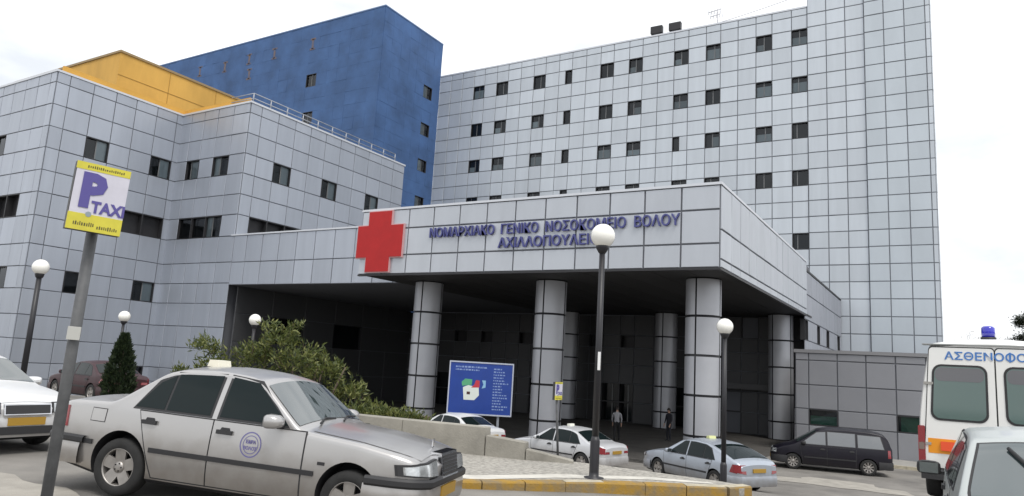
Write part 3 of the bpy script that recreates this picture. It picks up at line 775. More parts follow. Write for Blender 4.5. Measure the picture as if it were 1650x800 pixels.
    def deck(s, name, x0, x1, mat, inset=0.05, off=0.004, n=10, m=10, y0=-1, y1=1, parent=None, wrapz=None):
        """patch on the upper surface between stations x0..x1"""
        b = MB(); rows = []
        for i in range(n+1):
            x = x0+(x1-x0)*i/n; zt = s.top(x); r = s.sp.get('corner', 0.06); ze = zt-s.crown(x); zs = ze-r
            ye = s.sy(x, zs)-r*0.9-inset; yr = s.sy(x, zs)-r*0.9
            d = 0.01; sl = (s.top(min(x+d, s.sp['x1']))-s.top(max(x-d, s.sp['x0'])))/(2*d); nl = math.sqrt(1+sl*sl)
            row = []
            for j in range(m+1):
                f = y0+(y1-y0)*j/m; y = ye*f
                z = ze + s.crown(x)*(1-(y/yr)**2)
                row.append((x - sl/nl*off, y, z + off/nl))
            rows.append(row)
        b.grid(rows, smooth=True); o = b.build(name, mat, parent or s.t); fixnormals(o.data)
        return o
    def plan(s, end, reach, n=14):
        """outline round an end, from one side to the other"""
        x1 = s.sp['x1'] if end > 0 else s.sp['x0']; pts = []
        xs = [x1 - end*reach*(1-(i/n))**1.0 for i in range(n+1)]
        return [(x, -s.half(x)) for x in xs] + [(x, s.half(x)) for x in reversed(xs)]
    def band(s, name, end, reach, z0, z1, off, mat, parent=None, bulge=0.0):
        pl = s.plan(end, reach); b = MB(); rows = []
        N = len(pl); out = []
        for i in range(N):
            p, q = pl[max(i-1, 0)], pl[min(i+1, N-1)]
            d = Vector((q[0]-p[0], q[1]-p[1]))
            if d.length < 1e-6: d = Vector((0, 1))
            d.normalize(); nrm = Vector((d.y, -d.x))*end
            if end < 0: nrm = Vector((d.y, -d.x))*-1
            out.append(nrm)
        for z, o_ in ((z0, -0.03), (z0, off*0.6), (z0+(z1-z0)*0.25, off+bulge), (z0+(z1-z0)*0.75, off+bulge), (z1, off*0.6), (z1, -0.03)):
            rows.append([(pl[i][0]+out[i].x*(o_ if True else 0), pl[i][1]*1.0+out[i].y*o_, z) for i in range(N)])
        b.grid(rows, smooth=True); o = b.build(name, mat, parent or s.t); fixnormals(o.data); o.data.set_sharp_from_angle(angle=math.radians(40))
        return o
    def face_x(s, end, y):
        """x of the plan outline at lateral position y near an end"""
        x1 = s.sp['x1'] if end > 0 else s.sp['x0']
        for k in range(60):
            x = x1 - end*0.01*k
            if s.half(x) >= abs(y): return x
        return x1
    def end_patch(s, name, end, y0, y1, zl, zh, mat, off=0.01, n=10, m=4, parent=None, rake=0.0, thick=0.03):
        """patch round the nose or tail; zl/zh functions of 0..1 or numbers"""
        b = MB(); rows = []
        for j in range(m+1):
            row = []
            for i in range(n+1):
                u = i/n; y = y0+(y1-y0)*u
                a = zl(u) if callable(zl) else zl; c_ = zh(u) if callable(zh) else zh
                z = a+(c_-a)*j/m; x = s.face_x(end, y)
                row.append((x + end*(off - rake*(z-0.6)), y*(1.02 if abs(y) > 0.45 else 1.0), z))
            rows.append(row)
        b.grid(rows, smooth=True)
        per = rows[0] + [r_[-1] for r_ in rows[1:]] + list(reversed(rows[-1]))[1:] + [r_[0] for r_ in reversed(rows[1:-1])]
        inn = [(x-end*thick, y, z) for x, y, z in per]
        b.grid([per+[per[0]], inn+[inn[0]]], smooth=False)
        o = b.build(name, mat, parent or s.t); fixnormals(o.data)
        return o
    def doors(s, sd, quads, handles=True, hmat=None):
        out_ = []
        for q in quads:
            cx = sum(p[0] for p in q)/4; cz = sum(p[1] for p in q)/4
            big = [(cx+(x-cx)*(1+0.016/abs(x-cx+1e-6)), cz+(z-cz)*(1+0.012/abs(z-cz+1e-6))) for x, z in q]
            s.side('door_gap', big, sd, SEAM, 0.0015, m=8)
            d = s.side('door', q, sd, s.col, 0.005, m=8); out_.append(d)
            if handles:
                hx, hz = q[3][0]+0.15, s.sp.get('handle_z', 0.80)
                h = s.side('door_handle', [(hx-0.09, hz-0.02), (hx+0.09, hz-0.02), (hx+0.09, hz+0.02), (hx-0.09, hz+0.02)], sd, hmat or TRIM, 0.035, parent=d, n=4, m=2)
                s.side('handle_cup', [(hx-0.07, hz+0.0), (hx+0.07, hz+0.0), (hx+0.045, hz+0.045), (hx-0.045, hz+0.045)], sd, TRIM, 0.012, parent=d, n=4, m=2)
        return out_
    def window(s, name, q, sd, mat=None, rim=0.03):
        cx = sum(p[0] for p in q)/4; cz = sum(p[1] for p in q)/4
        big = [(cx+(x-cx)*(1+rim/abs(x-cx+1e-6)), cz+(z-cz)*(1+rim*0.8/abs(z-cz+1e-6))) for x, z in q]
        w_ = s.side(name, big, sd, TRIM, 0.003)
        s.side('pane', q, sd, mat or CARGLASS, 0.007, parent=w_)
        return w_
    def mirror(s, x, z, sd, mat, size=(0.09, 0.11, 0.07)):
        y = s.sy(x, z); b = MB(); lx, ly, lz = size
        cx, cy_ = x, sd*(y+ly+0.04)
        rows = []
        for a, k in ((-lx, 0.88), (-lx*0.7, 1.0), (lx*0.2, 0.92), (lx*0.75, 0.62), (lx, 0.25)):
            ring = []
            for i in range(16):
                t_ = 2*math.pi*i/16; c_, s_ = math.cos(t_), math.sin(t_)
                p = 0.55
                ring.append((cx+a, cy_+ly*k*math.copysign(abs(c_)**p, c_), z+lz*k*math.copysign(abs(s_)**p, s_)))
            rows.append(ring)
        idx = b.grid(rows, close=True); b.face(list(reversed(idx[0]))); b.face(idx[-1])
        o = b.build('mirror', mat, s.t); fixnormals(o.data)
        g = MB(); g.poly([(cx-lx-0.003, cy_-ly*0.75, z-lz*0.72), (cx-lx-0.003, cy_+ly*0.75, z-lz*0.72), (cx-lx-0.003, cy_+ly*0.75, z+lz*0.72), (cx-lx-0.003, cy_-ly*0.75, z+lz*0.72)])
        g.build('mirror_glass', M('mirror_glass', (0.25, 0.29, 0.30), 0.05, 0.9), o)
        a = MB(); a.box((cx-0.035, min(sd*(y-0.02), cy_), z-lz*0.9), (cx+0.04, max(sd*(y-0.02), cy_), z-lz*0.45)); a.build('mirror_arm', TRIM, o)
        return o
    def taxi_sign(s, x, col=(0.75, 0.72, 0.6), y=0.0):
        z = s.top(x)-0.01; b = MB()
        b.extrude([(-0.075, 0), (0.075, 0), (0.05, 0.085), (-0.05, 0.085)], -0.14, 0.14, Matrix.Translation((x, y, z)))
        o = b.build('taxi_sign', M('taxi_sign_%d' % int(col[0]*100), col, 0.4), s.t); fixnormals(o.data)
        b = MB(); b.box((x-0.1, y-0.16, z-0.03), (x+0.1, y+0.16, z+0.008)); b.build('sign_foot', TRIM, o)
        return o
    def plate(s, end, z, w=0.52, h=0.11, y=0.0, off=0.03, word=None, mat=None):
        x = (s.sp['x1'] if end > 0 else s.sp['x0']) + end*off
        b = MB(); b.box((min(x-end*0.05, x), y-w/2, z-h/2), (max(x-end*0.05, x), y+w/2, z+h/2)); o = b.build('number_plate', mat or PLATE, s.t)
        if word:
            text(word, h*0.8, 0.002, TRIM, o, frame((0, end, 0), (0, 0, 1), (x+end*0.003, y-end*w*0.44, z-h*0.3)), 'plate_text', xs=0.9)
        return o

SEDAN = dict(x0=-2.28, x1=2.22, r=0.31, wheels=(-1.345, 1.345), belt=0.90, tumble=0.36, tcurve=0.1, handle_z=0.775,
    top=[(-2.28, 0.80), (-2.22, 0.90), (-2.05, 0.955), (-1.55, 0.985), (-0.95, 1.35), (-0.75, 1.395), (-0.35, 1.42), (0.0, 1.405), (0.22, 1.365), (0.88, 0.955), (0.95, 0.935), (1.5, 0.87), (2.0, 0.78), (2.16, 0.73), (2.22, 0.68)],
    half=[(-2.28, 0.66), (-2.24, 0.73), (-2.1, 0.80), (-1.6, 0.845), (-0.5, 0.86), (0.8, 0.86), (1.5, 0.85), (1.9, 0.81), (2.1, 0.735), (2.18, 0.66), (2.22, 0.58)],
    bot=[(-2.28, 0.40), (-2.1, 0.25), (-1.6, 0.17), (1.7, 0.17), (2.05, 0.19), (2.22, 0.30)])
def dress_sedan(c, mould=True, near_only=None, taxi=False, bumper_trim=True):
    sp = c.sp; fx = sp.get('shift', 0.0)
    for sd in (-1, 1):
        c.doors(sd, sp.get('doors') or [[(-0.90, 0.245), (-0.08, 0.245), (-0.08, 0.885), (-1.16, 0.885)], [(-0.065, 0.245), (0.94, 0.245), (0.99, 0.885), (-0.065, 0.885)]])
        for q in sp.get('sidewin') or [[(-1.27, 0.925), (-0.80, 0.925), (-0.80, 1.285), (-1.02, 1.20)], [(-0.77, 0.925), (-0.12, 0.925), (-0.12, 1.325), (-0.77, 1.295)], [(-0.02, 0.925), (0.72, 0.925), (0.16, 1.305), (-0.02, 1.325)]]:
            c.window('side_window', q, sd)
        if mould:
            for (a, b_) in sp.get('mould') or ((-0.98, 0.96), (-2.1, -1.70)):
                c.side('side_moulding', [(a, 0.488), (b_, 0.488), (b_, 0.536), (a, 0.536)], sd, TRIM, 0.016, n=14)
        c.mirror(sp.get('mirror_x', 0.66), 0.96, sd, c.col)
    c.deck('windscreen', *sp.get('screen', (0.27, 0.85)), SCREEN, 0.0, 0.006)
    c.deck('rear_window', *sp.get('rear', (-1.52, -0.99)), CARGLASS, 0.04, 0.006)
    c.deck('bonnet', *sp.get('bonnet', (0.97, 2.10)), c.col, 0.05, 0.005)

# ---- the taxi in front
SILVER = paint('silver_paint', (0.47, 0.46, 0.452), 0.28, 0.65)
SILVER.node_tree.nodes['Principled BSDF'].inputs['Coat Weight'].default_value = 0.35
TAXIS = dict(SEDAN, wheels=(-1.27, 1.44), mirror_x=0.60, handle_z=0.785, screen=(0.29, 0.79), bonnet=(0.93, 2.12), rear=(-1.44, -0.95),
    top=[(-2.28, 0.78), (-2.23, 0.90), (-2.05, 0.955), (-1.48, 0.985), (-0.95, 1.35), (-0.75, 1.395), (-0.35, 1.42), (0.0, 1.405), (0.24, 1.365), (0.82, 0.955), (0.9, 0.94), (1.5, 0.895), (1.95, 0.83), (2.12, 0.785), (2.19, 0.735), (2.22, 0.66)],
    half=[(-2.28, 0.68), (-2.24, 0.75), (-2.1, 0.80), (-1.6, 0.845), (-0.5, 0.86), (0.8, 0.86), (1.5, 0.855), (1.9, 0.83), (2.08, 0.775), (2.17, 0.70), (2.22, 0.60)],
    doors=[[(-0.84, 0.245), (-0.19, 0.245), (-0.19, 0.885), (-1.10, 0.885)], [(-0.175, 0.245), (0.90, 0.245), (0.90, 0.885), (-0.175, 0.885)]],
    sidewin=[[(-1.18, 0.925), (-0.82, 0.925), (-0.82, 1.275), (-0.98, 1.19)], [(-0.79, 0.925), (-0.25, 0.925), (-0.25, 1.325), (-0.79, 1.29)], [(-0.13, 0.925), (0.68, 0.925), (0.20, 1.295), (-0.13, 1.325)]],
    mould=((-0.90, 1.05), (-2.1, -1.63)))
c = Car('taxi', 'silver four-door taxi with a round door emblem in the left foreground', (-6.91, 6.045, EYE-1.715, 19.1), TAXIS, SILVER, pitch=2.5, roll=-0.9, zscale=1.06)
TAXI = c
dress_sedan(c)
c.band('front_bumper', 1, 0.62, 0.27, 0.50, 0.035, c.col)
c.band('bumper_strip', 1, 0.60, 0.485, 0.575, 0.055, TRIM)
c.band('rear_bumper', -1, 0.5, 0.27, 0.50, 0.03, c.col)
c.band('rear_bumper_strip', -1, 0.55, 0.485, 0.56, 0.045, TRIM)
for sd in (-1, 1):
    h = c.end_patch('headlight', 1, sd*0.36, sd*0.815, lambda u: 0.575+0.02*u, lambda u: 0.745-0.05*u*u, TRIM, 0.014, rake=0.25)
    c.end_patch('headlight_lens', 1, sd*0.385, sd*0.795, lambda u: 0.590+0.02*u, lambda u: 0.730-0.05*u*u, LAMPGLASS, 0.024, rake=0.25, parent=h)
    c.end_patch('tail_lamp', -1, sd*0.50, sd*0.79, 0.63, 0.845, TAIL, 0.012, rake=0.05)
    c.side('tail_lamp', [(-2.16, 0.63), (-2.02, 0.63), (-2.05, 0.845), (-2.17, 0.845)], sd, TAIL, 0.01)
g = c.end_patch('grille', 1, -0.29, 0.29, 0.555, 0.795, CHROME, 0.045, rake=0.2, thick=0.12)
for k in range(6):
    z = 0.575+k*0.034; c.end_patch('grille_slat', 1, -0.26, 0.26, z, z+0.026, TRIM, 0.053, parent=g, rake=0.2)
c.plate(1, 0.42, off=0.05)
c.plate(-1, 0.70, off=0.02)
c.taxi_sign(-0.78)
b = MB(); b.obox((2.03, 0, c.top(2.03)+0.05), (0.006, 0.03, 0.04), Matrix.Identity(3)); b.build('bonnet_star', CHROME, c.t)
c.side('fuel_flap', [(-1.72, 0.72), (-1.52, 0.72), (-1.52, 0.86), (-1.72, 0.86)], -1, SEAM, 0.002); c.side('fuel_flap', [(-1.712, 0.728), (-1.528, 0.728), (-1.528, 0.852), (-1.712, 0.852)], -1, SILVER, 0.005)
# round door emblem, flat print on the front door
def emblem(cc, x, z, r, sd):
    b = MB(); n = 28
    for r0, r1 in ((r*0.90, r), (r*0.66, r*0.72)):
        for k in range(n):
            a0, a1 = 2*math.pi*k/n, 2*math.pi*(k+1)/n
            b.poly([(x+q*math.cos(a), sd*(cc.sy(x+q*math.cos(a), z+q*math.sin(a))+0.0075), z+q*math.sin(a)) for q, a in ((r0, a0), (r1, a0), (r1, a1), (r0, a1))])
    o = b.build('door_emblem', M('emblem_ink', (0.14, 0.13, 0.30), 0.5), cc.t)
    for body, dz in (('ΕΔΡΑ', 0.012), ('ΒΟΛΟΣ', -0.05)):
        t_ = text(body, r*0.36, 0.0006, MATS['emblem_ink'], o, Matrix.Identity(4), 'emblem_text', align='CENTER', bold=0.002)
        mt = frame((1, 0, 0), (0, 0, 1), (x, sd*(cc.sy(x, z)+0.0085), z+dz)); t_.data.transform(mt)
emblem(c, 0.30, 0.70, 0.125, -1)
c.side('side_badge', [(1.13-0.05, 0.60), (1.13+0.03, 0.60), (1.13+0.03, 0.63), (1.13-0.05, 0.63)], -1, TRIM, 0.006, n=2, m=2)
# wipers and cabin fittings seen from outside
for y0, y1 in ((-0.5, 0.05), (0.1, 0.6)):
    b = MB(); b.tube([(0.885, y0, c.top(0.885)+0.012), (0.80, (y0+y1)/2, c.top(0.80)+0.016), (0.80, y1, c.top(0.80)+0.004)], 0.011, 5); b.build('wiper', TRIM, c.t)

# ---- white liftback behind it
LIFT = dict(SEDAN, x0=-2.2, x1=2.25, wheels=(-1.255, 1.29), belt=0.92,
    top=[(-2.2, 0.86), (-2.12, 0.98), (-1.95, 1.03), (-1.25, 1.28), (-0.8, 1.40), (-0.3, 1.43), (0.05, 1.41), (0.3, 1.36), (0.95, 1.0), (1.05, 0.97), (1.6, 0.90), (2.05, 0.80), (2.2, 0.72), (2.25, 0.64)],
    half=[(-2.2, 0.68), (-2.15, 0.75), (-2.0, 0.81), (-1.5, 0.855), (-0.5, 0.865), (0.8, 0.865), (1.5, 0.85), (1.9, 0.81), (2.12, 0.73), (2.2, 0.65), (2.25, 0.56)],
    screen=(0.33, 0.97), rear=(-1.9, -1.02), bonnet=(1.08, 2.16), mould=((-0.95, 1.0),))
WHITECAR = paint('white_car_paint', (0.66, 0.67, 0.68), 0.3, 0.1)
def octavia(name, label, pose, col, pitch=0, mould=True, sign=None, group='vehicles outside the entrance'):
    c = Car(name, label, pose, LIFT, col, pitch=pitch, group=group)
    dress_sedan(c, mould=mould)
    c.band('front_bumper', 1, 0.6, 0.25, 0.52, 0.03, c.col); c.band('rear_bumper', -1, 0.5, 0.27, 0.56, 0.035, c.col)
    for sd in (-1, 1):
        h = c.end_patch('headlight', 1, sd*0.36, sd*0.78, lambda u: 0.58+0.05*u, lambda u: 0.735+0.01*u, TRIM, 0.014, rake=0.3)
        c.end_patch('headlight_lens', 1, sd*0.38, sd*0.765, lambda u: 0.592+0.05*u, lambda u: 0.722+0.01*u, LAMPGLASS, 0.026, parent=h, rake=0.3)
        c.end_patch('tail_lamp', -1, sd*0.50, sd*0.80, lambda u: 0.62+0.05*u, lambda u: 0.88, TAIL, 0.014, rake=0.12)
        c.side('tail_lamp', [(-2.1, 0.64), (-1.86, 0.66), (-1.95, 0.88), (-2.12, 0.88)], sd, TAIL, 0.012)
    g = c.end_patch('grille', 1, -0.33, 0.33, lambda u: 0.565, lambda u: 0.715, CHROME, 0.04, rake=0.25)
    c.end_patch('grille_mesh', 1, -0.31, 0.31, 0.58, 0.70, TRIM, 0.05, parent=g, rake=0.25)
    c.end_patch('air_intake', 1, -0.48, 0.48, 0.29, 0.40, TRIM, 0.05)
    c.plate(1, 0.47, off=0.045); c.plate(-1, 0.72, off=0.03, y=0, w=0.5)
    if sign: c.taxi_sign(-0.25, sign)
    return c
octavia('white_liftback', 'white liftback car parked behind the silver taxi at the left edge', (-13.75, 5.5, EYE-1.66, 4), WHITECAR, mould=False)
# ---- silver taxi liftback near the lamp
SILVER2 = paint('silver_blue_paint', (0.42, 0.46, 0.52), 0.3, 0.5)
octavia('silver_taxi_liftback', 'silver liftback taxi seen from behind beside the short lamp post', (-6.62, 23.45, EYE-3.29, 149), SILVER2, sign=(0.6, 0.62, 0.3))
# ---- two more saloons along the lower lane
LOW = dict(SEDAN, top=[(-2.28, 0.84), (-2.22, 0.95), (-2.05, 1.0), (-1.62, 1.03), (-0.95, 1.36), (-0.7, 1.41), (-0.3, 1.43), (0.05, 1.405), (0.3, 1.35), (1.0, 0.955), (1.1, 0.93), (1.6, 0.86), (2.0, 0.77), (2.16, 0.70), (2.22, 0.64)],
           screen=(0.33, 1.0), bonnet=(1.12, 2.1), rear=(-1.56, -1.0))
def saloon(name, label, pose, col, sign=None):
    c = Car(name, label, pose, LOW, col)
    dress_sedan(c)
    c.band('front_bumper', 1, 0.6, 0.25, 0.5, 0.03, c.col); c.band('rear_bumper', -1, 0.5, 0.27, 0.54, 0.035, c.col)
    for sd in (-1, 1):
        c.end_patch('headlight', 1, sd*0.36, sd*0.74, 0.57, 0.70, LAMPGLASS, 0.014, rake=0.2)
        c.end_patch('tail_lamp', -1, sd*0.44, sd*0.79, lambda u: 0.66, lambda u: 0.74+0.16*u, TAIL, 0.014, rake=0.1)
        c.side('tail_lamp', [(-2.14, 0.66), (-1.84, 0.70), (-2.0, 0.86), (-2.15, 0.88)], sd, TAIL, 0.012)
    c.end_patch('grille', 1, -0.3, 0.3, 0.53, 0.68, TRIM, 0.04)
    c.plate(-1, 0.70, off=0.03, mat=PLATE); c.plate(1, 0.40, off=0.04)
    if sign: c.taxi_sign(-0.2, sign)
    return c
saloon('white_taxi_saloon', 'pale silver saloon taxi passing between the tall lamp post and the second column', (-12.2, 24.8, EYE-3.46, 168), paint('pale_silver_paint', (0.60, 0.61, 0.63), 0.3, 0.3), sign=(0.7, 0.7, 0.62))
saloon('white_saloon', 'white saloon half hidden by the concrete wall below the blue notice board', (-17.5, 25.1, EYE-3.43, 168), WHITECAR)
# ---- maroon car far left
saloon('maroon_saloon', 'dark maroon car parked beside the conical cypress at the left', (-27.0, 15.5, EYE-2.08, 176), paint('maroon_paint', (0.03, 0.003, 0.007), 0.5, 0.0, dirt=(0.03, 0.008, 0.01)))

# ---- dark people carrier
VAN = dict(x0=-2.25, x1=2.2, r=0.31, wheels=(-1.38, 1.38), belt=0.98, tumble=0.26, tcurve=0.08, handle_z=0.86, zmid=0.6, smooth=0.09,
    top=[(-2.25, 1.0), (-2.2, 1.25), (-2.08, 1.52), (-1.9, 1.64), (-1.5, 1.70), (-0.6, 1.73), (0.1, 1.70), (0.45, 1.62), (1.25, 1.10), (1.4, 1.03), (1.8, 0.92), (2.1, 0.78), (2.2, 0.66)],
    half=[(-2.25, 0.72), (-2.2, 0.80), (-2.05, 0.86), (-1.5, 0.905), (0.8, 0.915), (1.5, 0.89), (1.9, 0.83), (2.1, 0.73), (2.2, 0.58)],
    bot=[(-2.25, 0.42), (-2.1, 0.27), (-1.6, 0.2), (1.7, 0.2), (2.05, 0.22), (2.2, 0.35)], wstyle='multi')
VANCOL = paint('aubergine_paint', (0.006, 0.005, 0.011), 0.38, 0.0, dirt=(0.015, 0.013, 0.014))
VANCOL.node_tree.nodes['Principled BSDF'].inputs['Coat Weight'].default_value = 0.12
VANCOL.node_tree.nodes['Principled BSDF'].inputs['Specular IOR Level'].default_value = 0.3
MATS['maroon_paint'].node_tree.nodes['Principled BSDF'].inputs['Coat Weight'].default_value = 0.15
c = Car('people_carrier', 'dark aubergine people carrier parked in front of the low annex', (-4.25, 32.9, EYE-3.42, 192), VAN, VANCOL, cat='van')
VGL = M('van_glass', (0.16, 0.17, 0.18), 0.06, 0.0, spec=0.9)
for sd in (-1, 1):
    c.doors(sd, [[(-0.93, 0.245), (0.10, 0.245), (0.10, 0.96), (-0.95, 0.96)], [(0.12, 0.245), (0.98, 0.245), (1.10, 0.96), (0.12, 0.96)]])
    for q in ([(-1.95, 1.04), (-1.02, 1.04), (-1.02, 1.52), (-1.82, 1.50)], [(-0.92, 1.04), (0.08, 1.04), (0.08, 1.55), (-0.92, 1.54)], [(0.16, 1.04), (1.08, 1.04), (0.48, 1.50), (0.16, 1.54)]):
        c.window('side_window', q, sd, VGL)
    c.side('side_moulding', [(-0.95, 0.50), (0.95, 0.50), (0.95, 0.55), (-0.95, 0.55)], sd, TRIM, 0.016, n=14)
    c.mirror(1.0, 1.08, sd, TRIM)
    c.end_patch('headlight', 1, sd*0.36, sd*0.76, 0.62, 0.76, LAMPGLASS, 0.014, rake=0.4)
    c.side('tail_lamp', [(-2.2, 0.72), (-2.08, 0.72), (-2.08, 1.02), (-2.18, 1.02)], sd, TAIL, 0.012)
c.deck('windscreen', 0.5, 1.22, SCREEN, 0.0, 0.006); c.deck('rear_window', -2.18, -1.98, CARGLASS, 0.06, 0.006)
c.band('front_bumper', 1, 0.6, 0.25, 0.52, 0.03, TRIM); c.band('rear_bumper', -1, 0.5, 0.27, 0.56, 0.035, TRIM)
c.plate(1, 0.42, off=0.04)

# ---- hatchback at the lower right, seen from behind
HATCH = dict(x0=-1.95, x1=1.9, r=0.29, wheels=(-1.22, 1.22), belt=0.92, tumble=0.30, tcurve=0.10, smooth=0.05,
    top=[(-1.95, 0.62), (-1.90, 0.86), (-1.80, 0.97), (-1.42, 1.34), (-1.3, 1.40), (-0.8, 1.44), (-0.2, 1.44), (0.1, 1.41), (0.3, 1.36), (0.95, 0.98), (1.05, 0.95), (1.5, 0.86), (1.8, 0.74), (1.9, 0.62)],
    half=[(-1.95, 0.66), (-1.9, 0.74), (-1.78, 0.80), (-1.3, 0.83), (0.8, 0.84), (1.4, 0.82), (1.7, 0.75), (1.82, 0.66), (1.9, 0.52)],
    bot=[(-1.95, 0.40), (-1.8, 0.26), (-1.4, 0.2), (1.4, 0.2), (1.75, 0.22), (1.9, 0.35)], wstyle='multi')
HCOL = paint('grey_silver_paint', (0.50, 0.53, 0.52), 0.32, 0.45)
c = Car('silver_hatchback', 'silver hatchback seen from behind at the lower right corner', (0.79, 8.25, EYE-1.70, 91), HATCH, HCOL)
for sd in (-1, 1):
    c.doors(sd, [[(-0.80, 0.245), (-0.02, 0.245), (-0.02, 0.90), (-0.98, 0.90)], [(0.0, 0.245), (0.88, 0.245), (0.95, 0.90), (0.0, 0.90)]])
    for q in ([(-1.36, 0.96), (-0.98, 0.96), (-0.98, 1.28), (-1.22, 1.25)], [(-0.92, 0.95), (-0.06, 0.95), (-0.06, 1.34), (-0.92, 1.31)], [(0.04, 0.95), (0.78, 0.95), (0.22, 1.32), (0.04, 1.34)]):
        c.window('side_window', q, sd)
    c.mirror(0.72, 0.92, sd, TRIM)
    c.side('tail_lamp', [(-1.88, 0.66), (-1.72, 0.66), (-1.66, 0.90), (-1.78, 0.90)], sd, TAIL, 0.012)
RW = glass_mat('rear_screen_glass', (0.35, 0.42, 0.42), 0.10)
c.deck('rear_window_seal', -1.79, -1.37, TRIM, 0.01, 0.004); c.deck('rear_window', -1.77, -1.39, M('rear_glass', (0.04, 0.06, 0.062), 0.04, 0.0, spec=1.0), 0.03, 0.009)
MATS['rear_glass'].node_tree.nodes['Principled BSDF'].inputs['IOR'].default_value = 1.9
c.deck('windscreen', 0.33, 0.92, SCREEN, 0.0, 0.006); c.deck('bonnet', 1.07, 1.82, HCOL, 0.05, 0.005)
c.band('rear_bumper', -1, 0.45, 0.27, 0.55, 0.035, TRIM); c.band('front_bumper', 1, 0.5, 0.25, 0.5, 0.03, HCOL)
b = MB(); b.tube([(-1.80, 0.12, c.top(-1.80)+0.02), (-1.62, 0.30, c.top(-1.62)+0.03), (-1.47, 0.43, c.top(-1.47)+0.015)], 0.014, 6); b.build('rear_wiper', TRIM, c.t)
c.plate(-1, 0.72, off=0.03)

# ---- ambulance, seen from behind
AMB = dict(x0=-2.4, x1=2.45, r=0.33, wheels=(-1.35, 1.5), belt=1.25, tumble=0.10, tcurve=0.05, zmid=0.8, shoulder=0.015, corner=0.09, crown=0.07, smooth=0.05,
    top=[(-2.4, 2.30), (-2.34, 2.36), (-2.2, 2.40), (0.6, 2.42), (0.9, 2.34), (1.55, 1.45), (1.7, 1.30), (2.2, 1.05), (2.4, 0.9), (2.45, 0.7)],
    half=[(-2.4, 0.955), (-2.3, 0.985), (1.2, 0.99), (1.9, 0.93), (2.3, 0.80), (2.45, 0.6)],
    bot=[(-2.4, 0.40), (-2.2, 0.32), (2.2, 0.28), (2.45, 0.4)])
AMBW = paint('ambulance_white', (0.74, 0.74, 0.72), 0.35, 0.0)
c = Car('ambulance', 'white ambulance van with blue beacon seen from behind at the right edge', (0.75, 14.8, EYE-1.63, 86.5), AMB, AMBW, cat='ambulance', pitch=0.6)
xr = -2.4
def rrect(y0, y1, z0, z1, r, n=5, lean=0.0):
    pts = []
    for cx, cz, a in ((y1-r, z1-r, 0), (y0+r, z1-r, 90), (y0+r, z0+r, 180), (y1-r, z0+r, 270)):
        for k in range(n+1):
            t_ = math.radians(a+90*k/n); pts.append((cx+r*math.cos(t_), cz+r*math.sin(t_)))
    return pts
def rear_plate(name, y0, y1, z0, z1, r, mat, off, parent=None, th=0.02, narrow=0.0):
    b = MB(); pts = rrect(y0, y1, z0, z1, r); n = len(pts)
    def sh(y, z): return y*(1-narrow*(z-1.2))
    f = [(xr-off, sh(y, z), z) for y, z in pts]; k = [(xr-off+th, sh(y, z), z) for y, z in pts]
    b.poly(f); b.grid([f+[f[0]], k+[k[0]]], smooth=False)
    o = b.build(name, mat, parent or c.t); fixnormals(o.data)
    return o
AGLASS = M('ambulance_glass', (0.085, 0.135, 0.125), 0.05, 0.0, spec=0.8)
AGLASS2 = M('ambulance_glass_clear', (0.10, 0.10, 0.11), 0.05, 0.0, spec=0.8)
for sd in (-1, 1):
    g0 = rear_plate('door_gap', min(sd*0.0, sd*0.885), max(sd*0.0, sd*0.885), 0.50, 2.26, 0.05, SEAM, 0.003, narrow=0.07)
    d = rear_plate('rear_door', min(sd*0.010, sd*0.872), max(sd*0.010, sd*0.872), 0.52, 2.245, 0.05, AMBW, 0.014, narrow=0.07)
    y0, y1 = sorted((sd*0.13, sd*0.79))
    rear_plate('window_seal', y0-0.03, y1+0.03, 1.19, 2.0, 0.12, TRIM, 0.022, d, narrow=0.07)
    p_ = rear_plate('window_pane', y0, y1, 1.22, 1.97, 0.10, AGLASS, 0.027, d, narrow=0.07)
    rear_plate('clear_strip', y0+0.01, y1-0.01, 1.76, 1.955, 0.08, AGLASS2, 0.029, d, th=0.004, narrow=0.07)
    y0, y1 = sorted((sd*0.02, sd*0.86)); rear_plate('orange_stripe', y0, y1, 0.72, 0.93, 0.005, M('orange_stripe', (0.72, 0.27, 0.01), 0.4), 0.018, d, th=0.005)
    y0, y1 = sorted((sd*0.52, sd*0.70)); rear_plate('fog_lamp', y0, y1, 0.765, 0.895, 0.01, M('fog_lamp_red', (0.75, 0.07, 0.01), 0.3, coat=1), 0.05, d, th=0.03)
    y0, y1 = sorted((sd*0.895, sd*0.985)); t0 = rear_plate('tail_lamp', y0, y1, 0.56, 1.10, 0.015, TAIL, 0.03, th=0.03)
    rear_plate('reversing_lamp', y0+0.01, y1-0.01, 0.76, 0.86, 0.01, M('clear_lamp', (0.18, 0.13, 0.11), 0.2, coat=1), 0.034, t0, th=0.006)
    for hz in (1.72, 0.85):
        y0, y1 = sorted((sd*0.80, sd*0.93)); rear_plate('hinge', y0, y1, hz-0.018, hz+0.018, 0.006, M('hinge_grey', (0.30, 0.29, 0.27), 0.5), 0.03, th=0.025, narrow=0.07)
    c.mirror(1.35, 1.45, sd, TRIM, (0.06, 0.1, 0.14))
b = MB(); b.box((xr-0.03, -0.90, 2.285), (xr+0.2, 0.90, 2.30)); b.build('rain_gutter', M('gutter_grey', (0.32, 0.33, 0.33), 0.5), c.t)
b = MB(); b.box((xr-0.14, -0.95, 0.36), (xr+0.05, 0.95, 0.50)); b.build('rear_bumper', TRIM, c.t)
AB = M('ambulance_letter', (0.05, 0.17, 0.46), 0.4)
def twidth(s_):
    t_ = text(s_, 0.155, 0.003, AB, c.t, Matrix.Identity(4), 'probe'); x_ = max(v.co.x for v in t_.data.vertices); bpy.data.objects.remove(t_); return x_
